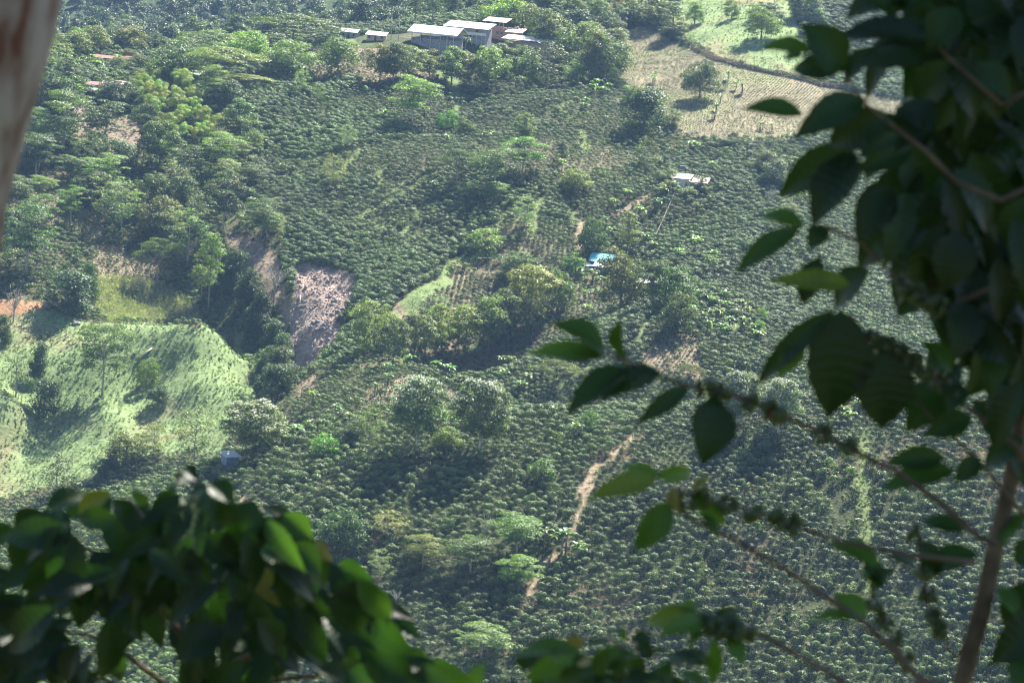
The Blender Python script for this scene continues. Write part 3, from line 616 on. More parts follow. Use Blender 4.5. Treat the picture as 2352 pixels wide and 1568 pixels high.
    scatter('corn_plants', Cn, np.stack([x, y, z], 1)[p], rng.uniform(0, 6.28, p.sum()), rng.uniform(.8, 1.3, p.sum()), 'pale dry-tipped corn plants on the upper left slope', 'corn')
    n = 6000; x = rng.uniform(GX[_ls].min(), GX[_ls].max(), n); y = rng.uniform(GY[_ls].min(), GY[_ls].max(), n); zn = zone_of(x, y); p = np.isin(zn, [ZN.index('landslide'), ZN.index('slope')]); Cl = []
    for i in range(4):
        m = MB(); m.blob((0, 0, .05), (.5, .4, .3), i, 6, 4, .35); Cl.append(m.me('clod', M['clod']))
    scatter('rubble', Cl, np.stack([x, y, height(x, y)], 1)[p], rng.uniform(0, 6.28, p.sum()), rng.lognormal(-.85, .5, p.sum()), 'brown clods and stones strewn over the landslide scar', 'rubble', tilt=.5)
    # undergrowth
    x, y = lattice(2.6, 2.6, 565, 1450, 5, .3, .8); z = height(x, y); k, u, v = infr(x, y, z); zn = zone_of(x, y); wild = inwild(x, y); g = fbm(x, y, 16, 71)
    p = k & clear_of(x, y) & (((zn == 0) & wild & (g > .38) & (rng.random(x.size) < .85)) | ((zn == 0) & ~wild & (g > .6) & (rng.random(x.size) < .25)) |
        ((zn == 0) & (y > 1330) & (rng.random(x.size) < .8)) | (np.isin(zn, [ZN.index('slope'), ZN.index('dry')]) & (rng.random(x.size) < .13)) | ((zn == ZN.index('young')) & (y < 900) & (rng.random(x.size) < .12)))
    Sh = [tuft(60 + i, 'shrub', 120, 2.0, 1.25, .42) for i in range(5)]
    scatter('undergrowth', Sh, np.stack([x, y, z], 1)[p], rng.uniform(0, 6.28, p.sum()), rng.uniform(.4, 1.5, p.sum()) * np.where(np.isin(zn[p], [ZN.index('slope'), ZN.index('dry')]), .5, 1), 'tangled green shrubs between the trees', 'undergrowth')
    # grass along paths and verges, in the gaps
    x, y = lattice(.8, .8, 565, 1120, 2, .0, .25); z = height(x, y); k, u, v = infr(x, y, z, 30, 30); zn = zone_of(x, y); g = fbm(x, y, 16, 71)
    p = k & (((zn == ZN.index('verge')) & (rng.random(x.size) < .6)) | ((zn == 0) & (g > .66) & (rng.random(x.size) < .25)) | ((zn == ZN.index('path')) & (rng.random(x.size) < .18)))
    G = [tuft(80 + i, 'bean', 18, .45, .4, .3) for i in range(2)]
    scatter('grass', G, np.stack([x, y, z], 1)[p], rng.uniform(0, 6.28, p.sum()), rng.uniform(.5, 1.1, p.sum()), 'light green grass along the paths and plot edges', 'grass')
    # far forest
    n = 9000; y = rng.uniform(1380, 2900, n); x = rng.uniform(-1, 1, n) * HWID(y) * .9; z = height(x, y); k, u, v = infr(x, y, z, 100, 200); k &= (u < 1500) | (y > 1700)
    Fo = []
    for i in range(4):
        q = np.random.default_rng(700 + i); C, R = clumps(q, [(.1, .7), (.4, 1), (.7, .85), (1, .3)], 11, 10, 26, 1.7)
        P, N, kk = clump_leaves(q, C, R, 1300); Fo.append(leafcloud('far_tree', P, N, .85, M['far'], q, np.clip(.6 * q.random(26)[kk] + .4 * q.random(1300), 0, 1)))
    k &= fbm(x, y, 120, 91) < .62
    scatter('far_forest', Fo, np.stack([x, y, z], 1)[k], rng.uniform(0, 6.28, k.sum()), rng.uniform(.5, 1.5, k.sum()), 'hazy blue green forest on the far hills behind the plateau', 'forest')

# ---------------------------------------------------------------- single trees
TINT = {'g': (1, 1, 1), 'lt': (1.6, 1.65, 1.2), 'yl': (2.4, 2.25, 1.1), 'br': (1.6, 1.33, 1.3), 'dk': (.62, .7, .72), 'ol': (1.6, 1.3, .95), 'gy': (1.7, 1.55, 1.9), 'brt': (1.2, 1.6, .7), 'or': (2.1, 1.5, 1.0), 'wh': (2.0, 2.0, 2.0)}
_tn = {}
NAMES = {'oval': 'broadleaf_tree', 'bloom': 'blossoming_tree', 'airy': 'slender_tree', 'round': 'round_tree', 'layered': 'shade_tree', 'umbrella': 'umbrella_tree', 'columnar': 'columnar_tree', 'tall': 'tall_tree',
         'vine': 'vine_covered_tree', 'bush': 'shrub', 'stalk': 'slender_tree', 'palm_like': 'palm', 'bare': 'bare_tree'}
def tree(kind, u, v, hp, wp, tint, label, group=None, Dmin=560):
    b = hit(u, v, Dmin); s = b[1] / FPX * 1.0; H = hp * s * 1.1; Wd = wp * s * 1.12
    i = _tn.get(kind, 0); _tn[kind] = i + 1; t = TINT[tint]; q = random.Random(int(u * 31 + v))
    nm = NAMES[kind]; cat = 'shrub' if kind == 'bush' else 'palm' if kind == 'palm_like' else 'tree'
    if kind == 'bare':
        k = H / 6.5; e = empty(nm, b, q.uniform(0, 6.28), (k * .9, k * .9, k)); tag(e, label, cat, group)
        obj('trunk', BARE[i % 2], e); return e
    h, w, L = KIND[kind]; cr, tr, bl = L[i % len(L)]
    e = empty(nm, b, q.uniform(0, 6.28), (Wd / w, Wd / w, H / h)); tag(e, label, cat, group)
    obj('trunk', tr, e); c = obj('crown', cr, e); c.color = (*[x * q.uniform(.9, 1.1) for x in t], 1)
    if bl: obj('blossom', bl, e)
    return e
def banana(u, v, hp, label, group, tint=(1, 1, 1), Dmin=560):
    b = hit(u, v, Dmin); k = hp * b[1] / FPX / 3.4; q = random.Random(int(u * 17 + v)); i = q.randrange(4)
    e = empty('banana_plant', b, q.uniform(0, 6.28), (k, k, k)); tag(e, label, 'banana plant', group)
    obj('stem', BAN[i][1], e); c = obj('leaves', BAN[i][0], e); c.color = (*[x * q.uniform(.85, 1.15) for x in tint], 1); return e

# ---------------------------------------------------------------- houses and sheds
def site(u, v, yaw, name, label, cat, Dmin=560, r=9, dz=0, sc=1):
    b = hit(u, v, Dmin); KEEP.append((b[0], b[1], r)); e = empty(name, (b[0], b[1], b[2] + dz), math.radians(yaw), (sc, sc, sc)); return tag(e, label, cat)
def bx(e, name, mat, *boxes, label=None):
    m = MB()
    for b in boxes: m.box(*b)
    o = m.build(name, M[mat], e)
    if label: o['label'] = label
    return o
def gable(e, name, mat, x0, x1, y0, y1, ze, zr, th=.18, ridge='x', parent=None):
    m = MB()
    if ridge == 'x':
        c = (y0 + y1) / 2
        m.slab([(x0, y0, ze), (x1, y0, ze), (x1, c, zr), (x0, c, zr)], th); m.slab([(x0, c + .01, zr), (x1, c + .01, zr), (x1, y1, ze), (x0, y1, ze)], th)
    else:
        c = (x0 + x1) / 2
        m.slab([(x0, y0, ze), (c, y0, zr), (c, y1, zr), (x0, y1, ze)], th); m.slab([(c + .01, y0, zr), (x1, y0, ze), (x1, y1, ze), (c + .01, y1, zr)], th)
    return m.build(name, M[mat], parent or e)
def pitch(e, name, mat, x0, x1, y0, y1, zf, zb, th=.15):
    m = MB(); m.slab([(x0, y0, zf), (x1, y0, zf), (x1, y1, zb), (x0, y1, zb)], th); return m.build(name, M[mat], e)

def buildings():
    # big open shed with white roof
    e = site(944, 97, -17, 'open_shed', 'large open sided shed with wide white metal roof over grey slat wall', 'shed', 1000, 30, 0, .84)
    w = bx(e, 'wall', 'slats', (0, 22.5, 0, .25, -5, 2.5), (0, .25, .25, 13, -5, 2.5), (22.25, 22.5, .25, 13, -5, 2.5), (0, 22.5, 13, 13.25, -5, 3.3))
    bx(e, 'door', 'window', (4.6, 5.3, -.05, -.003, .9, 2.7))
    for x in (.6, 5.2, 10.4, 15.5, 19.0, 22.3):
        for y in (-.9, 13.6): bx(e, 'post', 'post', (x - .14, x + .14, y - .14, y + .14, -5, 5.3))
    for x in (8, 12.6, 17.5):
        m = MB(); m.tube([(x - 1.2, -.6, 5.0), (x, -.6, 3.6), (x + 1.2, -.6, 5.0)], [.07, .07, .07], 5); m.build('brace', M['post'], e)
    gable(e, 'roof', 'white_roof', -1.6, 24.6, -2.2, 16.0, 5.4, 8.7, .22)
    bx(e, 'fascia', 'white_paint', (-1.6, 24.6, -2.26, -2.21, 4.7, 5.35))
    # long grey building on stilts
    e = site(1056, 96, -17, 'stilt_building', 'long grey building on tall stilts with white metal roof and balcony', 'building', 1000, 24, -.8, .8)
    wb = bx(e, 'wall', 'concrete', (-8, 13, 6, 14, -4, 8.2), (-8, 13, 5.7, 5.95, 5.2, 6.3))
    bx(e, 'balcony', 'white_paint', (-8, 13.6, 2.6, 5.65, 4.9, 5.15), (-8, 13.6, 2.6, 2.8, 5.2, 6.4))
    for x in (3.5, 5.8, 8.2, 11.0, 13.4): bx(e, 'stilt', 'post', (x - .16, x + .16, 2.8, 3.1, -6, 4.85))
    for x in (0, 1.6, 3.2, 4.8): bx(e, 'window', 'window', (x, x + 1.1, 5.93, 5.99, 3.3, 4.4))
    for x in (1.2, 2.1, 2.8): bx(e, 'shutter', 'red_paint', (x, x + .5, 5.9, 5.96, 1.2, 2.4))
    bx(e, 'door', 'red_paint', (6.6, 8.0, 5.64, 5.69, 5.3, 7.5))
    pitch(e, 'roof', 'white_roof', -10.5, 15, 1.2, 15, 8.6, 11.2)
    # brick house of two storeys
    e = site(1152, 98, -17, 'brick_house', 'two storey red brick house with pink roof above the white sheds', 'house', 1000, 16, -.6, .84)
    bx(e, 'wall', 'brick', (-11, -1, 4, 12, -5, 8.0), (-1.0, 7.5, 4.3, 12, -5, 6.0))
    bx(e, 'parapet', 'brick', (-11, -.8, 3.7, 3.95, 6.9, 8.8))
    for x in (-10.8, -6.6, -3, -1): bx(e, 'post', 'post', (x - .12, x + .12, 4.0, 4.25, 8.0, 10.6))
    for x in (-4.6, -2.6): bx(e, 'window', 'window', (x, x + 1.5, 3.94, 3.99, 4.6, 5.9))
    for x in (.2, 2.2, 4.2): bx(e, 'window', 'window', (x, x + 1.5, 4.24, 4.29, 3.2, 4.6))
    pitch(e, 'roof', 'pink_roof', -12, .8, 2.6, 13, 10.8, 12.6); pitch(e, 'side_roof', 'pink_roof', -.9, 9.5, 3.4, 12.5, 6.2, 8.2)
    # low brick building with bays
    e = site(1192, 122, -19, 'bay_building', 'low pale brick building with a row of open bays and upper terrace', 'building', 1000, 20, 0, .84)
    bx(e, 'wall', 'brick_pale', (-2, 16, 1, 9, -4, 2.2), (-9, 14, 3.5, 9.2, -4, 5.6), (-9, 20, 1.2, 1.4, 3.75, 4.5))
    bx(e, 'terrace', 'concrete', (-9, 20, .6, 9.2, 3.45, 3.7))
    for i in range(8): x = -2 + i * 3.0; bx(e, 'post', 'post', (x - .14, x + .14, .7, 1.0, -4, 3.4))
    for i in range(7): x = -1.6 + i * 3.0; bx(e, 'bay', 'window', (x, x + 2.2, 1.02, 3.3, 2.22, 3.42))
    bx(e, 'door', 'white_paint', (4.3, 5.1, .93, .99, -.6, 2.0)); bx(e, 'door', 'window', (7.2, 8.0, .93, .99, -.6, 2.0)); bx(e, 'door', 'red_paint', (12.4, 13.2, .93, .99, -1, 1.8))
    bx(e, 'window', 'red_paint', (2.2, 3.3, .93, .99, .9, 2.0))
    for x in (-8.6, -4, 0, 4, 8, 12, 16, 19.6): bx(e, 'terrace_post', 'post', (x - .08, x + .08, 1.0, 1.15, 4.52, 6.5))
    pitch(e, 'roof', 'white_roof', -10, 21, -.4, 10, 6.7, 8.4)
    # small houses left of the big shed
    def hut(u, v, yaw, L, Dp, h, name, label, wall, roof, kind='pitch', door='window', dz=0, wins=1, Dmin=1000, rise=1.3):
        e = site(u, v, yaw, name, label, 'hut' if name == 'hut' else 'house', Dmin, max(L, Dp) * .8, dz)
        bx(e, 'wall', wall, (-L / 2, L / 2, 0, Dp, -3, h))
        bx(e, 'door', door, (-.45, .45, -.05, -.003, .05, min(2.0, h - .2)))
        for k in range(wins): x = -L / 2 + .6 + k * (L - 2.2); bx(e, 'window', 'window', (x, x + 1.0, -.05, -.003, 1.0, min(1.9, h - .2)))
        if kind == 'pitch': pitch(e, 'roof', roof, -L / 2 - .7, L / 2 + .7, -.8, Dp + .6, h + .15, h + .15 + rise)
        else: gable(e, 'roof', roof, -L / 2 - .6, L / 2 + .6, -.7, Dp + .7, h, h + rise, .14, 'x' if kind == 'gx' else 'y')
        return e
    hut(800, 88, -14, 7, 5, 2.6, 'farmhouse', 'small farmhouse with white roof left of the big white shed', 'concrete', 'white_roof', 'gx', wins=2)
    hut(862, 94, -10, 7.5, 4, 2.2, 'farmhouse', 'low house with bright white roof beside the utility pole', 'brick_pale', 'white_roof', 'pitch', wins=2)
    hut(412, 102, -8, 10, 6, 2.2, 'farmhouse', 'far low house with pale roof behind the flat-topped trees', 'concrete', 'white_roof', 'gx', Dmin=1150)
    hut(548, 88, -20, 6, 5, 2.4, 'farmhouse', 'far house with a white roof above the yellow green tree', 'concrete', 'white_roof', 'gx', Dmin=1150)
    hut(362, 72, 10, 6, 5, 2.6, 'farmhouse', 'tiny far house with white gable at the forest edge', 'brick_pale', 'white_roof', 'gx', Dmin=1200)
    hut(240, 144, -14, 11, 2.6, 1.8, 'farmhouse', 'long farmhouse with red roof among banana plants on the plateau', 'white_paint', 'red_roof', 'pitch', wins=2, rise=.9)
    hut(282, 147, -12, 4.5, 2.6, 1.8, 'farmhouse', 'small house with dull red roof right of the long red roof', 'concrete', 'red_roof', 'pitch')
    hut(222, 208, -16, 9, 3.4, 2.0, 'farmhouse', 'house with orange red roof under the flower hedge', 'brick_pale', 'red_roof', 'pitch', rise=.9)
    hut(258, 208, -16, 8, 5, 2.6, 'farmhouse', 'house with weathered pink and grey roof left of the bamboo', 'concrete', 'pink_roof', 'gx', wins=2)
    hut(224, 226, 24, 5.5, 5, 2.3, 'hut', 'small white roofed hut on the bank below the red roofed house', 'concrete', 'white_roof', 'gy')
    hut(421, 190, -14, 6, 4, 2.3, 'hut', 'cream roofed hut under the dark spreading tree by the bamboo', 'concrete', 'white_paint', 'gx')
    hut(441, 184, -18, 6, 4, 2.3, 'hut', 'hut with light blue grey metal roof right of the cream hut', 'concrete', 'white_roof', 'pitch')
    # house on the right spur
    e = site(1572, 432, -13, 'farmhouse', 'pale farmhouse with pinkish white roofs on the right hand spur', 'house', 800, 6, 0, .84)
    bx(e, 'wall', 'white_paint', (-5.5, 1, 0, 6, -3, 3.6), (1, 8, .6, 6, -3, 2.6)); bx(e, 'porch', 'concrete', (-6, 3, -1.8, -.05, -2.5, .2))
    bx(e, 'door', 'red_paint', (.3, .95, -.06, -.003, .6, 2.6)); bx(e, 'window', 'window', (2.2, 4.2, .54, .597, .9, 2.1)); bx(e, 'window', 'bluegrey', (-3.8, -2.6, -.06, -.003, 1.0, 2.6))
    pitch(e, 'roof', 'pale_roof', -6.4, 2.4, -1.0, 7, 3.9, 5.4); pitch(e, 'side_roof', 'pink_roof', 2.45, 9.5, -.6, 7, 2.8, 4.6); pitch(e, 'awning', 'white_roof', -6.2, -2.4, -2.8, -1.05, 1.0, 1.4); pitch(e, 'awning', 'white_roof', -1, 3.0, -2.6, -.2, .4, .9)
    e = site(1571, 393, 0, 'water_tank', 'small dark rectangular tank shed above the pale farmhouse', 'tank', 800, 3)
    bx(e, 'wall', 'bluegrey', (-1.4, 1.4, 0, 2, -1, 1.5)); bx(e, 'lid', 'dark_metal', (-1.5, 1.5, -.1, 2.1, 1.503, 1.7))
    # blue house
    e = site(1364, 625, -10, 'blue_hut', 'blue walled hut with cyan tarpaulin roof beside the dirt track', 'hut', 790, 7)
    bx(e, 'wall', 'blue_tarp', (-1.6, 3.6, -.6, 2, -2, 2.0), (-1.8, 5.2, 3, 6, -2, 3.0)); bx(e, 'side_wall', 'bluegrey', (-5.4, -1.65, .2, 3, -2, 1.7)); bx(e, 'door', 'window', (.2, 1.0, -.66, -.603, 0, 1.7))
    pitch(e, 'tarpaulin', 'cyan_tarp', -2.4, 6.2, 2.4, 6.6, 3.3, 5.6, .08); pitch(e, 'roof', 'white_roof', -.3, 4.8, -1.3, 2.35, 2.2, 3.2); pitch(e, 'side_roof', 'bluegrey', -6, -.4, -.4, 3.3, 1.8, 2.6)
    e = site(1487, 668, -9, 'tin_roof_shelter', 'open shelter with bright white tin roof between two large trees', 'shelter', 790, 5)
    for x, y in ((-4, 0), (4, 0), (-4, 3), (4, 3)): bx(e, 'post', 'post', (x - .08, x + .08, y - .08, y + .08, -2, 2.5))
    pitch(e, 'roof', 'white_roof', -4.8, 4.8, -.8, 3.8, 2.6, 3.9, .1)
    # hut in the coffee at the left
    e = site(533, 1072, 32, 'hut', 'small blue grey hut with white sheet roof on the coffee ridge', 'hut', 560, 4.2, .3)
    bx(e, 'wall', 'bluegrey', (-1.6, 1.6, 0, 3.2, -2, 2.2)); bx(e, 'door', 'window', (1.603, 1.65, .8, 1.6, 0, 1.9)); pitch(e, 'roof', 'white_roof', -2.2, 2.2, -.7, 3.9, 2.35, 3.0, .12)
    # two water tanks beside it
    for u, v, lab in ((596, 1052, 'small blue tank under the white blossoming tree by the hut'), (630, 1042, 'grey blue tank right of the white blossoming tree')):
        b = hit(u, v); m = MB(); m.tube([(0, 0, -.5), (0, 0, 1.3), (0, 0, 1.5)], [.8, .8, .6], 14); o = m.build('water_tank', M['bluegrey' if u > 600 else 'blue_tarp'], None, b, True); tag(o, lab, 'tank')
    # poles
    for u, v, lab in ((898, 92, 'pale utility pole by the low white roofed house'), (915, 92, 'pale utility pole left of the big white shed')):
        b = hit(u, v, 1000); e = empty('utility_pole', b); tag(e, lab, 'pole'); m = MB(); m.tube([(0, 0, -1), (0, 0, 7.5)], [.14, .1], 8); m.build('pole', M['post'], e, None, True)
        bx(e, 'crossarm', 'post', (-.9, .9, -.18, -.105, 6.7, 6.85))
    # cable from the spur house down the slope
    a = hit(1563, 425, 800) + np.array([0, 0, 3]); b = hit(1497, 562, 790) + np.array([0, 0, .6]); m = MB()
    m.tube([a + (b - a) * t - np.array([0, 0, 1.5 * 4 * t * (1 - t) * .4]) for t in np.linspace(0, 1, 9)], [.06] * 9, 5); tag(m.build('cable', M['post']), 'pale slack cable running down from the spur farmhouse', 'cable')
    # car-sized boulder at the orange bank, rocks and logs in the landslide
    def rock(u, v, r, lab, grp=None, Dmin=790):
        b = hit(u, v, Dmin); m = MB(); m.blob((0, 0, r[2] * .4), r, int(u)); tag(m.build('rock', M['rock'], None, b), lab, 'rock', grp)
    rock(108, 704, (1.4, 1.2, 1.1), 'pale boulder at the end of the orange bank'); rock(175, 745, (1.6, 1.2, .8), 'dark grey rock on the light green slope below the boulder'); rock(203, 768, (1.3, .8, .5), 'pale flat rock on the light green slope')
    qr = random.Random(3)
    for u, v, n in ((745, 757, 9), (770, 715, 8), (760, 680, 5), (725, 740, 5), (790, 660, 4), (705, 700, 3)):
        for i in range(n):
            s = qr.uniform(.35, .85); rock(u + qr.gauss(0, 12), v + qr.gauss(0, 7), (s * 1.2, s, s * .8), 'grey angular rock lying in the landslide scar', 'rocks in the landslide')
    def log(u0, v0, u1, v1, r, lab, Dmin=790):
        a = hit(u0, v0, Dmin); b = hit(u1, v1, Dmin); a[2] += r * .7; b[2] += r * .7; m = MB(); mid = (a + b) / 2; mid[2] = max(mid[2], float(height(mid[0], mid[1])) + r * .6)
        m.tube([a, mid, b], [r, r * .9, r * .7], 8); tag(m.build('log', M['log'], None, None, True), lab, 'log')
    log(320, 825, 349, 801, .38, 'thick pale felled log lying on the light green slope'); log(333, 745, 326, 772, .34, 'pale forked log below the corn patch'); log(329, 747, 318, 765, .22, 'thinner pale log touching the forked log')
    log(690, 680, 688, 700, .2, 'short upright pale log in the upper landslide'); log(688, 696, 699, 707, .16, 'thin pale log at the left side of the landslide'); log(652, 688, 670, 672, .2, 'pale log at the landslide edge under the bare slope')
    log(702, 729, 728, 708, .18, 'slim pale log crossing the middle of the landslide'); log(690, 771, 712, 762, .18, 'slim pale log low in the landslide'); log(745, 764, 784, 755, .24, 'pale log beside the heap of rocks in the landslide'); log(722, 793, 724, 780, .15, 'short pale stub in the lower landslide'); log(730, 828, 735, 818, .2, 'pale broken stump at the foot of the landslide')
    # hedge along the ploughed field
    P = wpoly([(1568, 92), (1590, 112), (1640, 136), (1700, 153), (1760, 167), (1830, 182), (1885, 198), (1965, 208)], 1000, False, 4); q = np.random.default_rng(8)
    t = q.uniform(0, len(P) - 1.001, 9000); i = t.astype(int); xy = P[i] + (P[i + 1] - P[i]) * (t - i)[:, None] + q.normal(size=(9000, 2)) * .6
    hh = .8 + 1.5 * vnoise(xy[:, 0], xy[:, 1], 4, 3); z = height(xy[:, 0], xy[:, 1]) + hh * q.random(9000)
    tag(obj('hedge', leafcloud('hedge', np.stack([xy[:, 0], xy[:, 1], z], 1), q.normal(size=(9000, 3)) + np.array([0, 0, .5]), .5, M['hedge'], q)), 'dry brown hedge between the green pasture and the ploughed field', 'hedge')
    P = wpoly([(100, 172), (150, 170), (200, 166), (245, 173)], 1000, False, 4); n = 1800; t = q.uniform(0, len(P) - 1.001, n); i = t.astype(int); xy = P[i] + (P[i + 1] - P[i]) * (t - i)[:, None] + q.normal(size=(n, 2)) * .4
    z = height(xy[:, 0], xy[:, 1]) + 1.3 * q.random(n); tag(obj('hedge', leafcloud('hedge', np.stack([xy[:, 0], xy[:, 1], z], 1), q.normal(size=(n, 3)) + np.array([0, 0, .5]), .4, M['redleaf'], q)), 'dark red leaved hedge along the plateau yard', 'hedge')
buildings()

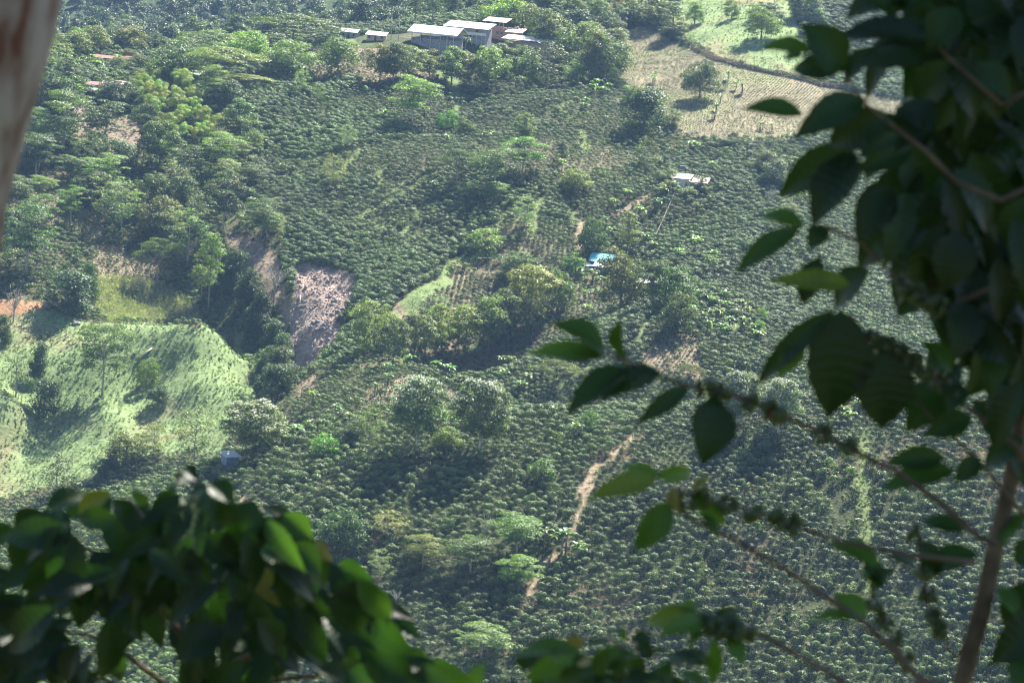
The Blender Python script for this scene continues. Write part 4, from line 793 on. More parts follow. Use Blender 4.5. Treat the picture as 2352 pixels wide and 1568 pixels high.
# ---------------------------------------------------------------- trees: kind, base column, base row, height and width in image points, tint, label
TREES = [
('bush',1534,446,30,40,'ol','olive shrub at the left corner of the pale spur farmhouse'),('bush',1602,440,34,46,'g','green shrub hiding the right wall of the pale spur farmhouse'),('bush',1580,452,22,36,'lt','pale shrub below the porch of the spur farmhouse'),('round',1532,420,30,44,'lt','yellow green bush tree behind the left side of the spur farmhouse'),
('bush',226,158,24,40,'g','green shrub in front of the long red roof'),('bush',205,222,26,44,'dk','dark shrub in front of the orange red roof'),('round',255,232,36,56,'g','leafy tree covering the house with the pink and grey roof'),
('oval',1150,178,70,60,'g','leafy tree under the stilts of the grey building'),('round',1200,158,46,56,'g','green bush tree below the brick bay building'),
('umbrella',302,92,42,118,'ol','far flat-topped tree near the forest edge at upper left'),('umbrella',672,110,70,165,'ol','widest flat-topped tree above the far roofs'),
('umbrella',480,142,66,130,'br','brownish flat-topped tree beside the yellow green tree'),('umbrella',515,188,72,170,'ol','flat-topped tree with fanned bare limbs in front of the yellow green tree'),
('umbrella',560,205,32,110,'ol','low flat spreading tree under the fanned flat-topped tree'),('round',567,150,72,88,'yl','bright yellow green round tree among the flat-topped trees'),
('round',395,190,80,98,'dk','dense dark green spreading tree above the bamboo'),('round',165,125,46,74,'ol','olive domed tree at the left edge of the plateau'),('round',215,118,54,62,'br','brownish tree right of the olive domed tree'),
('round',262,112,46,52,'gy','greyish tree in the far plateau group'),('round',300,116,50,60,'ol','olive tree below the far flat-topped tree'),('airy',617,180,54,60,'gy','pale grey green airy tree right of the fanned flat-topped tree'),
('round',668,172,70,100,'br','large brown olive round tree left of the white house'),('oval',775,175,80,76,'lt','light green leafy tree at the left end of the tree row'),('round',297,140,26,40,'ol','small round tree above the red leaved hedge'),
('round',322,168,38,54,'gy','grey green bush tree left of the dense dark tree'),('round',283,170,34,58,'br','reddish brown bushy tree beside the long red roof'),('round',355,112,34,44,'dk','small dark tree by the far low house'),
('layered',145,352,130,110,'g','large pale-trunked tree on the bare slope beside the foreground trunk'),('layered',240,340,98,90,'g','spreading tree on the dry bank below the white hut'),('layered',330,358,115,62,'g','slim tree in front of the bamboo on the dry bank'),
('oval',366,385,98,80,'g','rounded tree with bare trunk below the bamboo'),('layered',82,410,92,78,'dk','dark layered tree by the edge of the foreground trunk'),('layered',35,500,80,62,'g','low layered tree under the foreground trunk'),
('layered',90,462,55,58,'lt','light topped tree on the bare left slope'),('layered',97,530,78,70,'lt','light green layered tree on the tan left slope'),('layered',162,515,80,55,'lt','thin light tree between tan slopes at left'),
('airy',242,510,98,82,'gy','grey green leaning tree in the middle of the left slope'),('airy',278,525,100,80,'gy','grey green tree with a slanted trunk on the left slope'),('round',350,478,72,66,'br','brownish flowering tree on the left slope'),
('round',365,540,80,90,'ol','olive tree above the young coffee rows'),('layered',512,532,118,92,'g','dark green layered tree above the tan gully slope'),('layered',600,548,84,74,'g','layered tree at the top of the tan gully slope'),
('oval',545,325,90,68,'g','smooth oval green tree right of the bamboo'),('round',573,356,52,50,'ol','yellow olive small tree below the oval tree'),('airy',763,432,72,44,'ol','pale olive airy tree between two coffee plots'),
('round',520,245,56,66,'dk','dark tree under the low flat spreading tree'),('airy',690,218,54,34,'lt','narrow light green tree by the pale bank'),('airy',730,238,42,26,'gy','small grey sapling above the left coffee slope'),
('round',272,240,50,78,'g','broad tree right of the small white hut'),('round',105,250,78,95,'dk','dark leafy mass of a tree beside the foreground trunk'),('airy',133,165,62,52,'gy','pale grey tree left of the plateau yard'),('round',420,470,60,60,'g','mid green tree left of the dark layered tree'),
('airy',455,515,70,60,'gy','grey tree beside the dark layered tree'),('round',195,470,60,66,'dk','dark bushy tree in the left slope scrub'),('layered',430,410,70,64,'g','tree at the foot of the bamboo grove'),('oval',520,455,60,48,'g','leafy tree between bamboo and the tan gully slope'),
('airy',795,345,55,34,'gy','thin grey sapling in the upper coffee slope'),
# row below the white sheds
('oval',872,190,80,58,'ol','first olive tree of the row below the big white shed'),('oval',903,192,84,62,'g','second tree of the row with a thin white trunk'),('oval',942,188,74,62,'lt','third tree of the row light green and bushy'),
('oval',985,186,66,56,'ol','fourth tree of the row olive and lower'),('oval',1036,200,84,68,'lt','fifth tree of the row tall and yellow green'),('oval',1077,200,68,56,'ol','sixth tree of the row shorter and olive'),
('oval',1120,205,88,74,'lt','last tree of the row broad and pale green with thin trunk'),('airy',1256,192,88,84,'g','loose airy tree below the bay building'),('round',1322,192,52,54,'gy','small grey round tree right of the airy tree'),
('oval',1364,190,105,62,'ol','olive tree behind the dense green tree'),('round',1392,192,96,90,'g','dense green round tree with bright right edge'),('round',1325,150,90,94,'br','big brown grey tree right of the bay building'),
('round',1280,122,74,78,'br','brown grey tree behind the bay building'),('round',1250,108,78,66,'br','brown tree at the right end of the brick house'),('round',1197,80,64,76,'br','brown domed tree behind the brick house'),
('round',1157,66,70,80,'yl','yellow green round tree behind the brick house'),('round',1322,75,48,64,'dk','dark blue green domed tree on the right crest'),('round',1390,90,56,60,'g','green tree left of the ploughed field top'),
('round',1402,112,44,66,'gy','grey bushy tree at the corner of the ploughed field'),('round',1370,46,44,50,'lt','light green tree on the right crest'),('round',1490,56,58,84,'br','brown domed tree over the shaded grass'),
('columnar',1543,86,74,50,'br','brown upright tree at the pasture edge'),('tall',952,62,100,36,'dk','dark upright conifer, left one of the pair behind the shed'),('tall',992,62,104,36,'dk','dark upright conifer, right one of the pair behind the shed'),
('oval',1040,36,44,40,'g','tree on the hazy crest right of the conifers'),('oval',1080,22,36,34,'dk','dark tree top on the crest above the roofs'),('round',1430,62,44,56,'g','green tree on the crest above the ploughed field'),('round',1350,118,60,70,'br','brown tree in front of the dark domed tree'),
('layered',945,288,104,92,'lt','light green tiered tree standing in the shaded coffee'),('round',1026,302,44,40,'brt','bright lime round tree in the upper coffee'),('round',1068,312,38,40,'lt','pale small tree right of the lime tree'),
('oval',1203,330,64,44,'br','brown-topped tree on a bare trunk over the bank'),('layered',1200,402,80,74,'brt','bright green tiered tree, right of the three in the middle'),('layered',1135,438,92,84,'g','middle tiered tree of the three in the middle slope'),
('umbrella',1048,428,76,90,'g','flat-crowned tree, left of the three in the middle slope'),('layered',1130,472,52,52,'lt','small pale green tree below the three tiered trees'),('columnar',1290,370,44,28,'dk','narrow dark tree alone in the coffee'),
('round',1320,440,46,58,'or','rusty orange tree in the middle of the coffee'),('airy',1480,388,68,40,'gy','pale brownish tree on the right slope'),('vine',1478,312,100,84,'dk','big dark vine-hung tree beside the ploughed field'),
('round',1535,292,38,48,'ol','small olive tree at the lower corner of the ploughed field'),('airy',1204,526,70,48,'gy','airy greyish tree in the middle coffee'),('tall',1440,588,94,46,'ol','tall two-tiered tree above the blue hut'),
('round',1606,228,82,68,'dk','dark round lone tree with shadow on the ploughed field'),('round',1595,56,46,36,'lt','pale round tree at the left side of the pasture'),('round',1680,43,38,30,'lt','pale small round tree in the pasture middle'),
('round',1748,92,72,72,'ol','olive domed tree in the pasture'),('round',1762,44,34,64,'dk','dark low tree behind the olive domed tree'),('round',1848,42,64,58,'dk','dark tree at the right edge of the pasture'),
('round',1870,56,34,46,'lt','pale tree right of the pasture'),('airy',1585,108,32,18,'gy','small sapling at the start of the brown hedge'),('vine',1775,435,62,54,'dk','dark vine-covered tree in the right ravine'),('vine',1752,400,50,40,'g','green tree at the head of the right ravine'),
('round',1815,505,32,38,'ol','olive bush tree near the foreground leaves in the right ravine'),('bare',1768,480,46,36,'gy','bare grey tree in the right ravine'),
# left middle
('layered',60,632,152,120,'g','large tree on the crest above the orange bank'),('umbrella',360,650,96,88,'g','tiered tree with pale trunk above the corn patch'),('airy',430,612,122,86,'gy','grey green tree left of the tall conical tree'),
('airy',395,560,80,74,'gy','grey green tree behind the young coffee rows'),('tall',478,718,170,52,'lt','tall pointed tree with yellow green tips'),('tall',462,690,120,46,'ol','shorter pointed tree beside the tall yellow tipped tree'),
('vine',155,712,84,84,'dk','dark rounded vine-hung tree above the light green slope'),('vine',205,692,84,34,'dk','dark narrow vine column beside the corn patch'),('layered',235,908,155,106,'g','tall tiered tree casting a long shadow on the light green slope'),
('airy',36,912,110,66,'gy','pale grey oval leaning tree at the far left'),('vine',85,862,72,44,'dk','dark bush tree behind the pale grey oval tree'),('vine',100,952,76,60,'dk','dark tree in the left ravine'),
('round',335,892,66,42,'ol','dark olive tree between the two light green slopes'),('round',362,932,46,44,'dk','dark shrub tree in the ravine between green slopes'),('round',290,1062,64,84,'ol','low olive tree at the foot of the green slope'),
('airy',352,1055,80,60,'ol','olive tree left of the brown leaved tree'),('airy',445,1068,122,80,'br','brown leaved tree with many stems by the hut'),('bloom',578,1052,122,112,'lt','leftmost white blossoming tree, spreading beside the hut'),
('palm_like',556,955,48,34,'dk','dark ragged palm behind the spreading blossom tree'),('vine',8,790,64,28,'dk','dark vine tree cut by the left picture edge'),('bare',30,740,72,56,'gy','bare branched tree before the orange bank'),
('bare',627,700,88,30,'gy','thin bare sapling on the tan gully slope'),('airy',130,1135,92,64,'g','airy tree above the foreground bush at left'),('round',235,1092,38,50,'dk','dark round tree at the lower left of the green slope'),
('vine',258,1080,34,34,'dk','small dark tree right of the dark round tree'),('bush',750,1048,50,60,'brt','bright green round shrub left of the two big blossom trees'),
# ridge and middle spur
('bloom',955,1042,165,100,'lt','round white blossoming tree, left of the tall pair'),('bloom',1100,1044,160,104,'lt','round white blossoming tree, right of the tall pair'),('airy',848,1048,108,50,'gy','thin speckled tree left of the blossom pair'),
('round',810,1020,58,64,'dk','dark dome tree left of the thin speckled tree'),('round',1025,1032,48,60,'ol','low olive tree between the blossom pair'),('bush',1350,992,46,46,'brt','bright round shrub on the ridge near the path'),
('airy',1077,932,58,32,'yl','yellowish slim tree behind the blossom pair'),('umbrella',1275,895,64,100,'ol','olive spreading tree in front of the foreground leaves'),
('round',857,806,108,90,'br','brown whitish flowering tree at the foot of the landslide'),('oval',902,838,98,54,'g','green tree at the left end of the brown tree line'),('oval',950,828,102,76,'br','brown tree of the line next to the green one'),
('oval',1002,824,114,66,'ol','tall olive tree of the brown tree line'),('oval',1067,814,104,88,'br','broad brown tree in the centre of the tree line'),('oval',1122,802,112,74,'br','dark brown tree of the line with crown against coffee rows'),
('oval',1158,776,104,76,'br','brown tree of the line nearest to the big yellow brown one'),('oval',1216,744,124,100,'or','big yellow brown tree at the right end of the tree line'),('airy',980,738,68,74,'gy','pale whitish tree inside the coffee rows plot'),
('round',1280,722,98,70,'g','green tree right of the yellow brown tree'),('round',1190,642,58,74,'g','green tree at the edge of the coffee rows plot'),('bush',1115,572,44,68,'lt','yellow green wide shrub above the coffee rows plot'),
('round',1357,598,88,58,'dk','dark tree left above the blue hut'),('bush',1318,628,44,50,'brt','bright shrub left of the blue hut'),('round',1424,718,134,106,'br','tall tan olive tree with bare trunk below the blue hut'),
('layered',1494,718,112,84,'g','green tree in front of the bright tin roof'),('round',1542,718,98,86,'g','grey green tree right of the bright tin roof'),('round',1556,764,84,64,'g','tree on the edge of the scrub clearing'),
('bloom',1690,992,130,78,'lt','pale green blossoming tree behind the foreground leaves'),('bloom',1785,1010,130,78,'g','white blossoming tree behind the dark hanging leaves'),
('stalk',1627,692,98,40,'lt','slender stalk tree with tiny crown on the right slope'),('round',1746,742,34,24,'lt','tiny pale round tree on the right slope'),('round',1742,767,30,22,'lt','tiny pale tree below the tiny round one'),
('umbrella',1585,880,40,56,'ol','olive flat tree below the scrub clearing'),('round',2145,648,58,54,'lt','pale tree seen between foreground leaves at right'),('palm_like',2310,915,80,70,'lt','pale palm near the right picture edge'),
('stalk',2145,968,80,34,'g','slender stalk tree seen under the dark leaves at right'),
# near slope
('bush',1247,1108,52,64,'brt','bright green round bush in the near coffee field'),('round',785,1275,104,94,'dk','dense dark tree at the left of the near coffee field'),('airy',890,1240,64,78,'ol','olive airy tree in the near field'),
('layered',970,1305,74,74,'ol','olive tree in the near field dip'),('layered',1080,1315,78,100,'lt','light olive tree in the middle of the near field'),('layered',1185,1275,90,98,'lt','largest light green tree in the near field'),
('layered',1190,1360,80,76,'lt','light tree with forked pale trunk in the near field'),('bare',1113,1245,58,54,'gy','bare grey tree above the near light trees'),('airy',870,1335,72,44,'gy','thin grey tree left in the near field'),
('bare',910,1398,44,54,'gy','bare low tree beside the foreground bush'),('layered',1105,1518,80,98,'lt','light tree near the bottom edge of the picture'),
]
for t in TREES:
    v = t[2]; Dm = 1000 if v < 260 else 790 if v < 700 else 560
    tree(*t, Dmin=Dm)
BP = wpoly([(292,215),(330,185),(372,172),(410,190),(440,225),(478,255),(492,300),(470,340),(430,365),(395,330),(360,290),(325,250)], 900)
qw = random.Random(77)
def woods(W, n, lab, grp, kinds, hr, tints):
    lo, hi = W.min(0), W.max(0); k = 0; done = []
    while k < n:
        x, y = qw.uniform(lo[0], hi[0]), qw.uniform(lo[1], hi[1])
        if not inside(W, np.array([x]), np.array([y]))[0] or zone_of(np.array([x]), np.array([y]))[0] != 0 or inside(BP, np.array([x, x, x, x + 8, x - 8]), np.array([y, y + 9, y + 18, y + 6, y + 6])).any() or any((x - a) ** 2 + (y - b) ** 2 < 36 for a, b in done) or any((x - a) ** 2 + (y - b) ** 2 < (r + 3) ** 2 for a, b, r in KEEP): continue
        done.append((x, y)); k += 1; kd = qw.choice(kinds); h, w, L = KIND[kd]; cr, tr, bl = L[k % len(L)]; H = qw.uniform(*hr); Wd = H * qw.uniform(.75, 1.05)
        e = empty(NAMES[kd], (x, y, float(height(x, y))), qw.uniform(0, 6.28), (Wd / w, Wd / w, H / h)); tag(e, lab, 'tree', grp); obj('trunk', tr, e); c = obj('crown', cr, e); c.color = (*[g * qw.uniform(.9, 1.1) for g in TINT[qw.choice(tints)]], 1)
woods(WILD[0], 34, 'green tree in the mixed woodland of the upper left slope', 'trees in the left slope woodland', ['layered', 'oval', 'round', 'airy', 'layered'], (9, 15), ['g', 'g', 'dk', 'lt', 'gy', 'ol'])
woods(WILD[5], 22, 'leafy tree between the far plateau houses and the forest', 'trees on the plateau', ['round', 'oval', 'round'], (7, 12), ['g', 'ol', 'gy', 'br', 'lt'])
woods(WILD[7], 14, 'bushy tree on the slope right of the white sheds', 'trees right of the sheds', ['round', 'oval'], (7, 12), ['br', 'g', 'ol', 'gy'])
woods(WILD[9], 16, 'tree on the hazy crest above the ploughed field', 'trees on the right crest', ['round', 'oval'], (7, 13), ['g', 'br', 'ol', 'lt'])
GUL = [(545,650,70,44),(575,700,76,48),(600,748,74,46),(558,720,60,40),(592,800,78,50),(620,812,74,46),(640,880,78,50),(614,868,70,46),(650,838,68,40),(632,918,76,54),(585,760,62,40),(532,672,70,44),(660,900,60,40),(604,910,52,36),(520,640,60,40)]
for i, (u, v, h, w) in enumerate(GUL):
    tree('vine', u, v, h, w, 'dk' if i % 3 else 'g', 'dark green vine-hung tree in the strip along the gully', 'trees along the gully', 790)
BANS = [('big banana plant beside the path in the near field', 'banana plants in the near field', 52, [(1255,1262),(1288,1272),(1328,1288)]),
 ('banana plant on the ridge around the blossoming trees', 'banana plants on the near ridge', 34, [(800,985),(680,1012),(655,1035),(1265,962),(1325,1010),(1040,985),(770,962),(720,935),(1015,985),(640,1000),(1170,965)]),
 ('banana plant on the middle spur below the brown tree line', 'banana plants on the middle spur', 32, [(860,908),(890,885),(940,845),(957,842),(1000,862),(905,945),(890,860),(1030,875),(1060,890),(1155,875),(1150,845),(1210,885),(1220,762),(1240,752),(1165,790),(1235,738),(1175,850),(1195,905)]),
 ('banana plant in the scrub of the upper left slope', 'banana plants on the left slope', 26, [(175,378),(205,402),(232,396),(290,386),(395,412),(520,376),(455,418),(575,462),(605,336),(650,400),(195,415),(230,410),(245,200),(630,520),(620,540)]),
 ('banana plant around the red roofed plateau houses', 'banana plants on the plateau', 24, [(180,215),(172,160),(130,170),(160,186),(210,150),(150,150),(120,165),(190,150),(270,155),(225,165)]),
 ('banana plant below the white sheds and along the crest', 'banana plants below the sheds', 26, [(1070,112),(1360,222),(1385,222),(1345,248),(1400,215),(1170,118),(1370,210)]),
 ('banana plant standing in the middle coffee plots', 'banana plants in the middle coffee', 26, [(1025,332),(975,272),(885,277),(1115,326),(1340,262),(1480,565),(1500,580),(1350,725),(1520,455),(1290,395),(995,440),(1055,560),(1090,555),(1410,480)]),
 ('banana plant in the pale ploughed field', 'banana plants in the ploughed field', 20, [(1660,205),(1690,205),(1620,245),(1640,275),(1770,302),(1672,185),(1750,300),(1655,235),(1705,215),(1645,255),(1440,215),(1480,225),(1500,190)]),
 ('banana plant on the slope around the spur farmhouse', 'banana plants by the spur farmhouse', 26, [(1582,348),(1594,356),(1632,395),(1612,440),(1592,565),(1602,572),(1642,605),(1545,440),(1510,480),(1560,600),(1440,460),(1470,505),(1390,520),(1400,545)]),
 ('banana plant among the blue bagged fruit on the right slope', 'banana plants with blue bags', 30, [(1580,700),(1600,690),(1622,705),(1640,715),(1660,700),(1672,722),(1690,735),(1700,715),(1716,730),(1650,740),(1630,735),(1610,745),(1675,755),(1705,760),(1730,770),(1590,725),(1740,790),(1660,775),(1570,680),(1628,762)]),
 ('banana plant seen below the dark hanging leaves', 'banana plants on the right ridge', 34, [(1932,962),(1972,948),(1950,975),(2060,965),(2090,950)]),
 ('banana plant beside the tin roofed shelter and blue hut', 'banana plants by the blue hut', 28, [(1330,640),(1380,665),(1400,680),(1345,690),(1360,650),(1450,660),(1240,640),(1225,625)])]
for lab, grp, hp, L in BANS:
    for u, v in L: banana(u, v, hp * random.Random(u).uniform(.85, 1.2), lab, grp, (1, 1, 1) if u % 3 else (1.35, 1.25, .9), 1000 if v < 230 else 790 if v < 700 else 560)
for u, v in [(1582,686),(1630,708),(1645,718),(1605,738),(1628,742),(1660,752),(1692,715),(1715,735),(1738,772),(1618,760),(1703,752),(1660,832),(1690,836),(1722,832),(1655,700)]:
    b = hit(u, v, 790); m = MB(); m.blob((0, 0, 1.2), (.28, .28, .5), u); tag(m.build('fruit_bag', M['blue_bag'], None, b, True), 'small blue plastic bag over hanging banana fruit', 'fruit bag', 'blue fruit bags')
BP = wpoly([(292,215),(330,185),(372,172),(410,190),(440,225),(478,255),(492,300),(470,340),(430,365),(395,330),(360,290),(325,250)], 900)
qb = random.Random(12); lo, hi = BP.min(0), BP.max(0); nb = 0; pts = []
while nb < 62:
    x, y = qb.uniform(lo[0], hi[0]), qb.uniform(lo[1], hi[1])
    if not inside(BP, np.array([x]), np.array([y]))[0] or any((x - a) ** 2 + (y - b) ** 2 < 3.2 for a, b in pts): continue
    pts.append((x, y)); k = qb.uniform(.62, .95); e = empty('bamboo', (x, y, float(height(x, y))), qb.uniform(0, 6.28), (k, k, k)); tag(e, 'yellow green arching bamboo clump in the dense grove below the plateau', 'bamboo', 'bamboo grove')
    i = nb % 3; obj('culms', BAM[i][1], e); c = obj('foliage', BAM[i][0], e); c.color = (*[g * qb.uniform(.85, 1.15) for g in (1.02, 1.05, .85)], 1); nb += 1
    KEEP.append((x, y, 1.5))
scatter_all()

# ---------------------------------------------------------------- foreground: coffee trees and the shade tree's trunk beside the camera
def fg_leaf_mat():
    m, n, L, out = newmat('coffee_leaf_close')
    at = n.new('ShaderNodeAttribute'); at.attribute_name = 'var'
    r = n.new('ShaderNodeValToRGB'); e = r.color_ramp.elements
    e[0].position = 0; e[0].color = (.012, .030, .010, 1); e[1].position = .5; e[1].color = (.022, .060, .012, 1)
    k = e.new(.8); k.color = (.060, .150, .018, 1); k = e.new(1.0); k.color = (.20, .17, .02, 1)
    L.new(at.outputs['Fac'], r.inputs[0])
    r2 = n.new('ShaderNodeValToRGB'); e = r2.color_ramp.elements
    e[0].position = 0; e[0].color = (.02, .06, .008, 1); e[1].position = .5; e[1].color = (.045, .14, .012, 1)
    k = e.new(.8); k.color = (.20, .42, .03, 1); k = e.new(1.0); k.color = (.45, .33, .03, 1)
    L.new(at.outputs['Fac'], r2.inputs[0])
    tc = n.new('ShaderNodeTexCoord'); nz = n.new('ShaderNodeTexNoise'); nz.inputs['Scale'].default_value = 60; L.new(tc.outputs['Object'], nz.inputs[0])
    p = n.new('ShaderNodeBsdfPrincipled'); p.inputs['Roughness'].default_value = .46; p.inputs['Specular IOR Level'].default_value = .5
    L.new(r.outputs[0], p.inputs['Base Color'])
    b = n.new('ShaderNodeBump'); b.inputs['Strength'].default_value = .25; b.inputs['Distance'].default_value = .004; L.new(nz.outputs[0], b.inputs['Height']); L.new(b.outputs[0], p.inputs['Normal'])
    t = n.new('ShaderNodeBsdfTranslucent'); L.new(r2.outputs[0], t.inputs[0])
    ms = n.new('ShaderNodeMixShader'); ms.inputs[0].default_value = .27
    L.new(p.outputs[0], ms.inputs[1]); L.new(t.outputs[0], ms.inputs[2]); L.new(ms.outputs[0], out.inputs[0]); return m
M['fg'] = fg_leaf_mat()
M['twig'] = surf('coffee_twig_bark', (.20, .15, .12), (.10, .075, .06), scale=25, rough=.8)
M['berry'] = surf('green_coffee_berry', (.07, .11, .035), (.045, .075, .025), scale=20, rough=.35, spec=.5)
M['red_berry'] = surf('ripe_red_coffee_berry', (.45, .02, .03), scale=20, rough=.35, spec=.5)
def trunk_mat():
    m, n, L, out = newmat('mottled_bark'); tc = n.new('ShaderNodeTexCoord')
    nz = n.new('ShaderNodeTexNoise'); nz.inputs['Scale'].default_value = 20; nz.inputs['Detail'].default_value = 5
    mp = n.new('ShaderNodeMapping'); mp.inputs['Scale'].default_value = (1.6, 1.6, .6); L.new(tc.outputs['Object'], mp.inputs[0]); L.new(mp.outputs[0], nz.inputs[0])
    r = n.new('ShaderNodeValToRGB'); e = r.color_ramp.elements; e[0].position = .36; e[0].color = (.17, .06, .04, 1); e[1].position = .60; e[1].color = (.44, .36, .33, 1)
    k = e.new(.46); k.color = (.31, .22, .19, 1); L.new(nz.outputs[0], r.inputs[0])
    p = n.new('ShaderNodeBsdfPrincipled'); p.inputs['Roughness'].default_value = .9; L.new(r.outputs[0], p.inputs['Base Color'])
    b = n.new('ShaderNodeBump'); b.inputs['Strength'].default_value = .5; b.inputs['Distance'].default_value = .02; L.new(nz.outputs[0], b.inputs['Height']); L.new(b.outputs[0], p.inputs['Normal']); L.new(p.outputs[0], out.inputs[0]); return m
M['mottled'] = trunk_mat()

NT, NW = 31, 7
_tt = np.linspace(0, 1, NT); _ww = np.linspace(-1, 1, NW)
_prof = (np.sin(np.pi * np.clip(_tt, 0, 1) ** .85) ** .95) * (1 - .25 * _tt) ; _prof[_tt > .86] *= np.linspace(1, .6, (_tt > .86).sum()); _prof /= _prof.max(); _prof = np.maximum(_prof, .03)
_fi = (np.arange(NT - 1)[:, None] * NW + np.arange(NW - 1)[None])
_FQ = np.stack([_fi, _fi + 1, _fi + NW + 1, _fi + NW], -1).reshape(-1, 4)
class Leaves:
    """collects coffee leaves (corrugated, folded, drooping blades) into one mesh"""
    def __init__(s): s.V = []; s.F = []; s.var = []; s.n = 0
    def leaf(s, B, T, w, nrm, var, q, sag=.14, wave=.5):
        ax = T - B; ln = np.linalg.norm(ax); ax = ax / ln; nn = nrm - ax * (nrm @ ax); nn /= np.linalg.norm(nn) + 1e-9; sd = np.cross(ax, nn)
        t = _tt[:, None]; x = _ww[None]
        wav = 1 + .08 * np.sin(t * 37 + q.uniform(0, 6)) * wave
        off = (sag * ln * (np.sin(np.pi * t * .9) - .35 * t)) + (abs(x) ** 1.3) * w * .16 * _prof[:, None] + np.sin((t * 9.5 - abs(x) * .75) * 2 * np.pi) * w * .07 * wave * np.minimum(1, abs(x) * 2.2) * _prof[:, None]
        P = B + ax * (t * ln)[..., None] + sd * (x * _prof[:, None] * w * .5 * wav)[..., None] + nn * off[..., None]
        s.V.append(P.reshape(-1, 3)); s.F.append(_FQ + s.n); s.n += NT * NW; s.var.append(np.full(len(_FQ), var))
    def build(s, name, parent, label=None):
        o = obj(name, mesh_np(name, np.concatenate(s.V), 4, np.concatenate(s.F), M['fg'], np.concatenate(s.var), True), parent)
        if label: o['label'] = label
        return o
BACK = -_F
def put_leaf(Lv, b, t, w, D, var=.5, q=None, dd=None, face=None, sag=.14):
    """a leaf from stalk point b to tip t (image points) at about D metres from the camera"""
    q = q or rng; D1 = D + (q.uniform(-.05, .05) if dd is None else dd); B = pix(b[0], b[1], D); T = pix(t[0], t[1], D1)
    n = (BACK * .8 + np.array([0, 0, 1]) * .45 + q.normal(size=3) * .30) if face is None else face
    Lv.leaf(B, T, w * D / FPX * 1.27, n, var, q, sag)
def twig(pts, D, r0, r1, name, parent):
    n = len(pts); P = [pix(p[0], p[1], (p[2] if len(p) > 2 else D)) for p in pts]; m = MB(); m.tube(P, [r0 + (r1 - r0) * i / (n - 1) for i in range(n)], 8); return m.build(name, M['twig'], parent, None, True)
def berries(pts, D, n, parent, q, red=0, rad=.0062):
    P = [pix(p[0], p[1], (p[2] if len(p) > 2 else D)) for p in pts]; m = MB(); L = len(P) - 1; k = 0; nodes = max(2, n // 9)
    for j in range(nodes):
        f = (j + .5) / nodes * L; i = int(f); c = P[i] + (P[min(i + 1, L)] - P[i]) * (f - i)
        for a in range(9):
            d = q.normal(size=3); d /= np.linalg.norm(d); rr = rad * q.uniform(.8, 1.2); cc = c + d * rad * 1.9; m.blob(cc, (rr, rr, rr * 1.15), k, 8, 6, .02); k += 1
    o = m.build('berries', M['berry'], parent, None, True); o['label'] = 'tight clusters of green coffee berries'; return o
q4 = np.random.default_rng(44)
# right hand coffee tree
D0 = 4.3
rt = empty('coffee_tree', pix(2150, 2300, D0)); tag(rt, 'tall dark coffee tree filling the right side with hanging leaves and berries', 'coffee tree')
rt_inv = Matrix.Translation(-rt.location)
def child(o): o.matrix_parent_inverse = rt.matrix_world.inverted() if False else Matrix.Translation(-Vector(rt.location)); return o
child(twig([(2130,2300),(2170,1750),(2205,1580),(2255,1400),(2290,1240),(2318,1120),(2345,980),(2365,820),(2375,600),(2380,300),(2370,-100),(2350,-500)], D0, .0165, .008, 'trunk', rt))
def branch(pts, D, r0, r1, leaves, bpts=None, nb=0, red=None, extra=None):
    br = child(twig(pts, D, r0, r1, 'branch', rt)); Lv = Leaves(); k = 0
    for L in leaves: put_leaf(Lv, L[0], L[1], L[2], L[4] if len(L) > 4 else D, L[3], q4)
    if extra: extra(Lv)
    if Lv.n: Lv.build('leaves', br)
    if bpts:
        for bb, n in bpts: berries(bb, D, n, br, q4)
    if red:
        m = MB(); c = pix(red[0], red[1], D); m.blob(c, (.007, .007, .008), 1, 8, 6, .02); o = m.build('ripe_berry', M['red_berry'], br, None, True); o['label'] = 'single ripe red coffee berry'
    return br
# (stalk, tip, width, tone with shade and backlight painted in: 0 dark .. .5 green .. .8 light young .. 1 yellow)
branch([(2290,1250),(2251,1235),(2178,1168),(2061,1082),(1981,1045),(1878,990),(1768,940),(1668,900),(1600,892),(1520,868),(1450,835),(1400,812)], 4.1, .0052, .0022, [
 ((1391,810),(1260,745),66,.6),((1388,815),(1209,813),38,.8),((1389,814),(1277,824),42,.45),((1431,818),(1427,730),40,.62),((1445,843),(1297,958),58,.35),((1520,855),(1375,922),60,.2),
 ((1580,890),(1460,975),38,.25),((1640,912),(1612,1068),90,.1),((1500,862),(1440,850),30,.5),((1412,812),(1440,840),26,.55)],
 [([(1600,892),(1668,900),(1768,940),(1800,955)], 45), ([(1860,982),(1981,1045)], 20)], red=(1775, 950))
branch([(2205,1600),(2115,1565),(2078,1518),(1985,1428),(1901,1372),(1801,1305),(1685,1238),(1591,1192),(1540,1160)], 3.9, .0055, .0028, [
 ((1507,1098),(1347,1145),44,.85),((1520,1095),(1430,1072),26,.8),((1505,1092),(1588,1082),34,.82),((1540,1150),(1456,1268),58,.6),((1600,1140),(1665,1205),40,.75),((1590,1140),(1640,1095),30,.9),((1985,1425),(1915,1362),54,.75),((1968,1422),(1845,1432),34,.7),((1610,1180),(1650,1240),26,.6),((1545,1120),(1560,1180),26,.97)],
 [([(1560,1150),(1611,1142),(1701,1168),(1785,1192),(1835,1208)], 54)])
branch([(2240,1290),(2100,1275),(1928,1242),(1868,1222),(1785,1192),(1701,1168),(1611,1142),(1545,1120)], 3.95, .0035, .002, [((2021,1300),(1900,1250),52,.65),((2040,1280),(2120,1335),44,.2)])
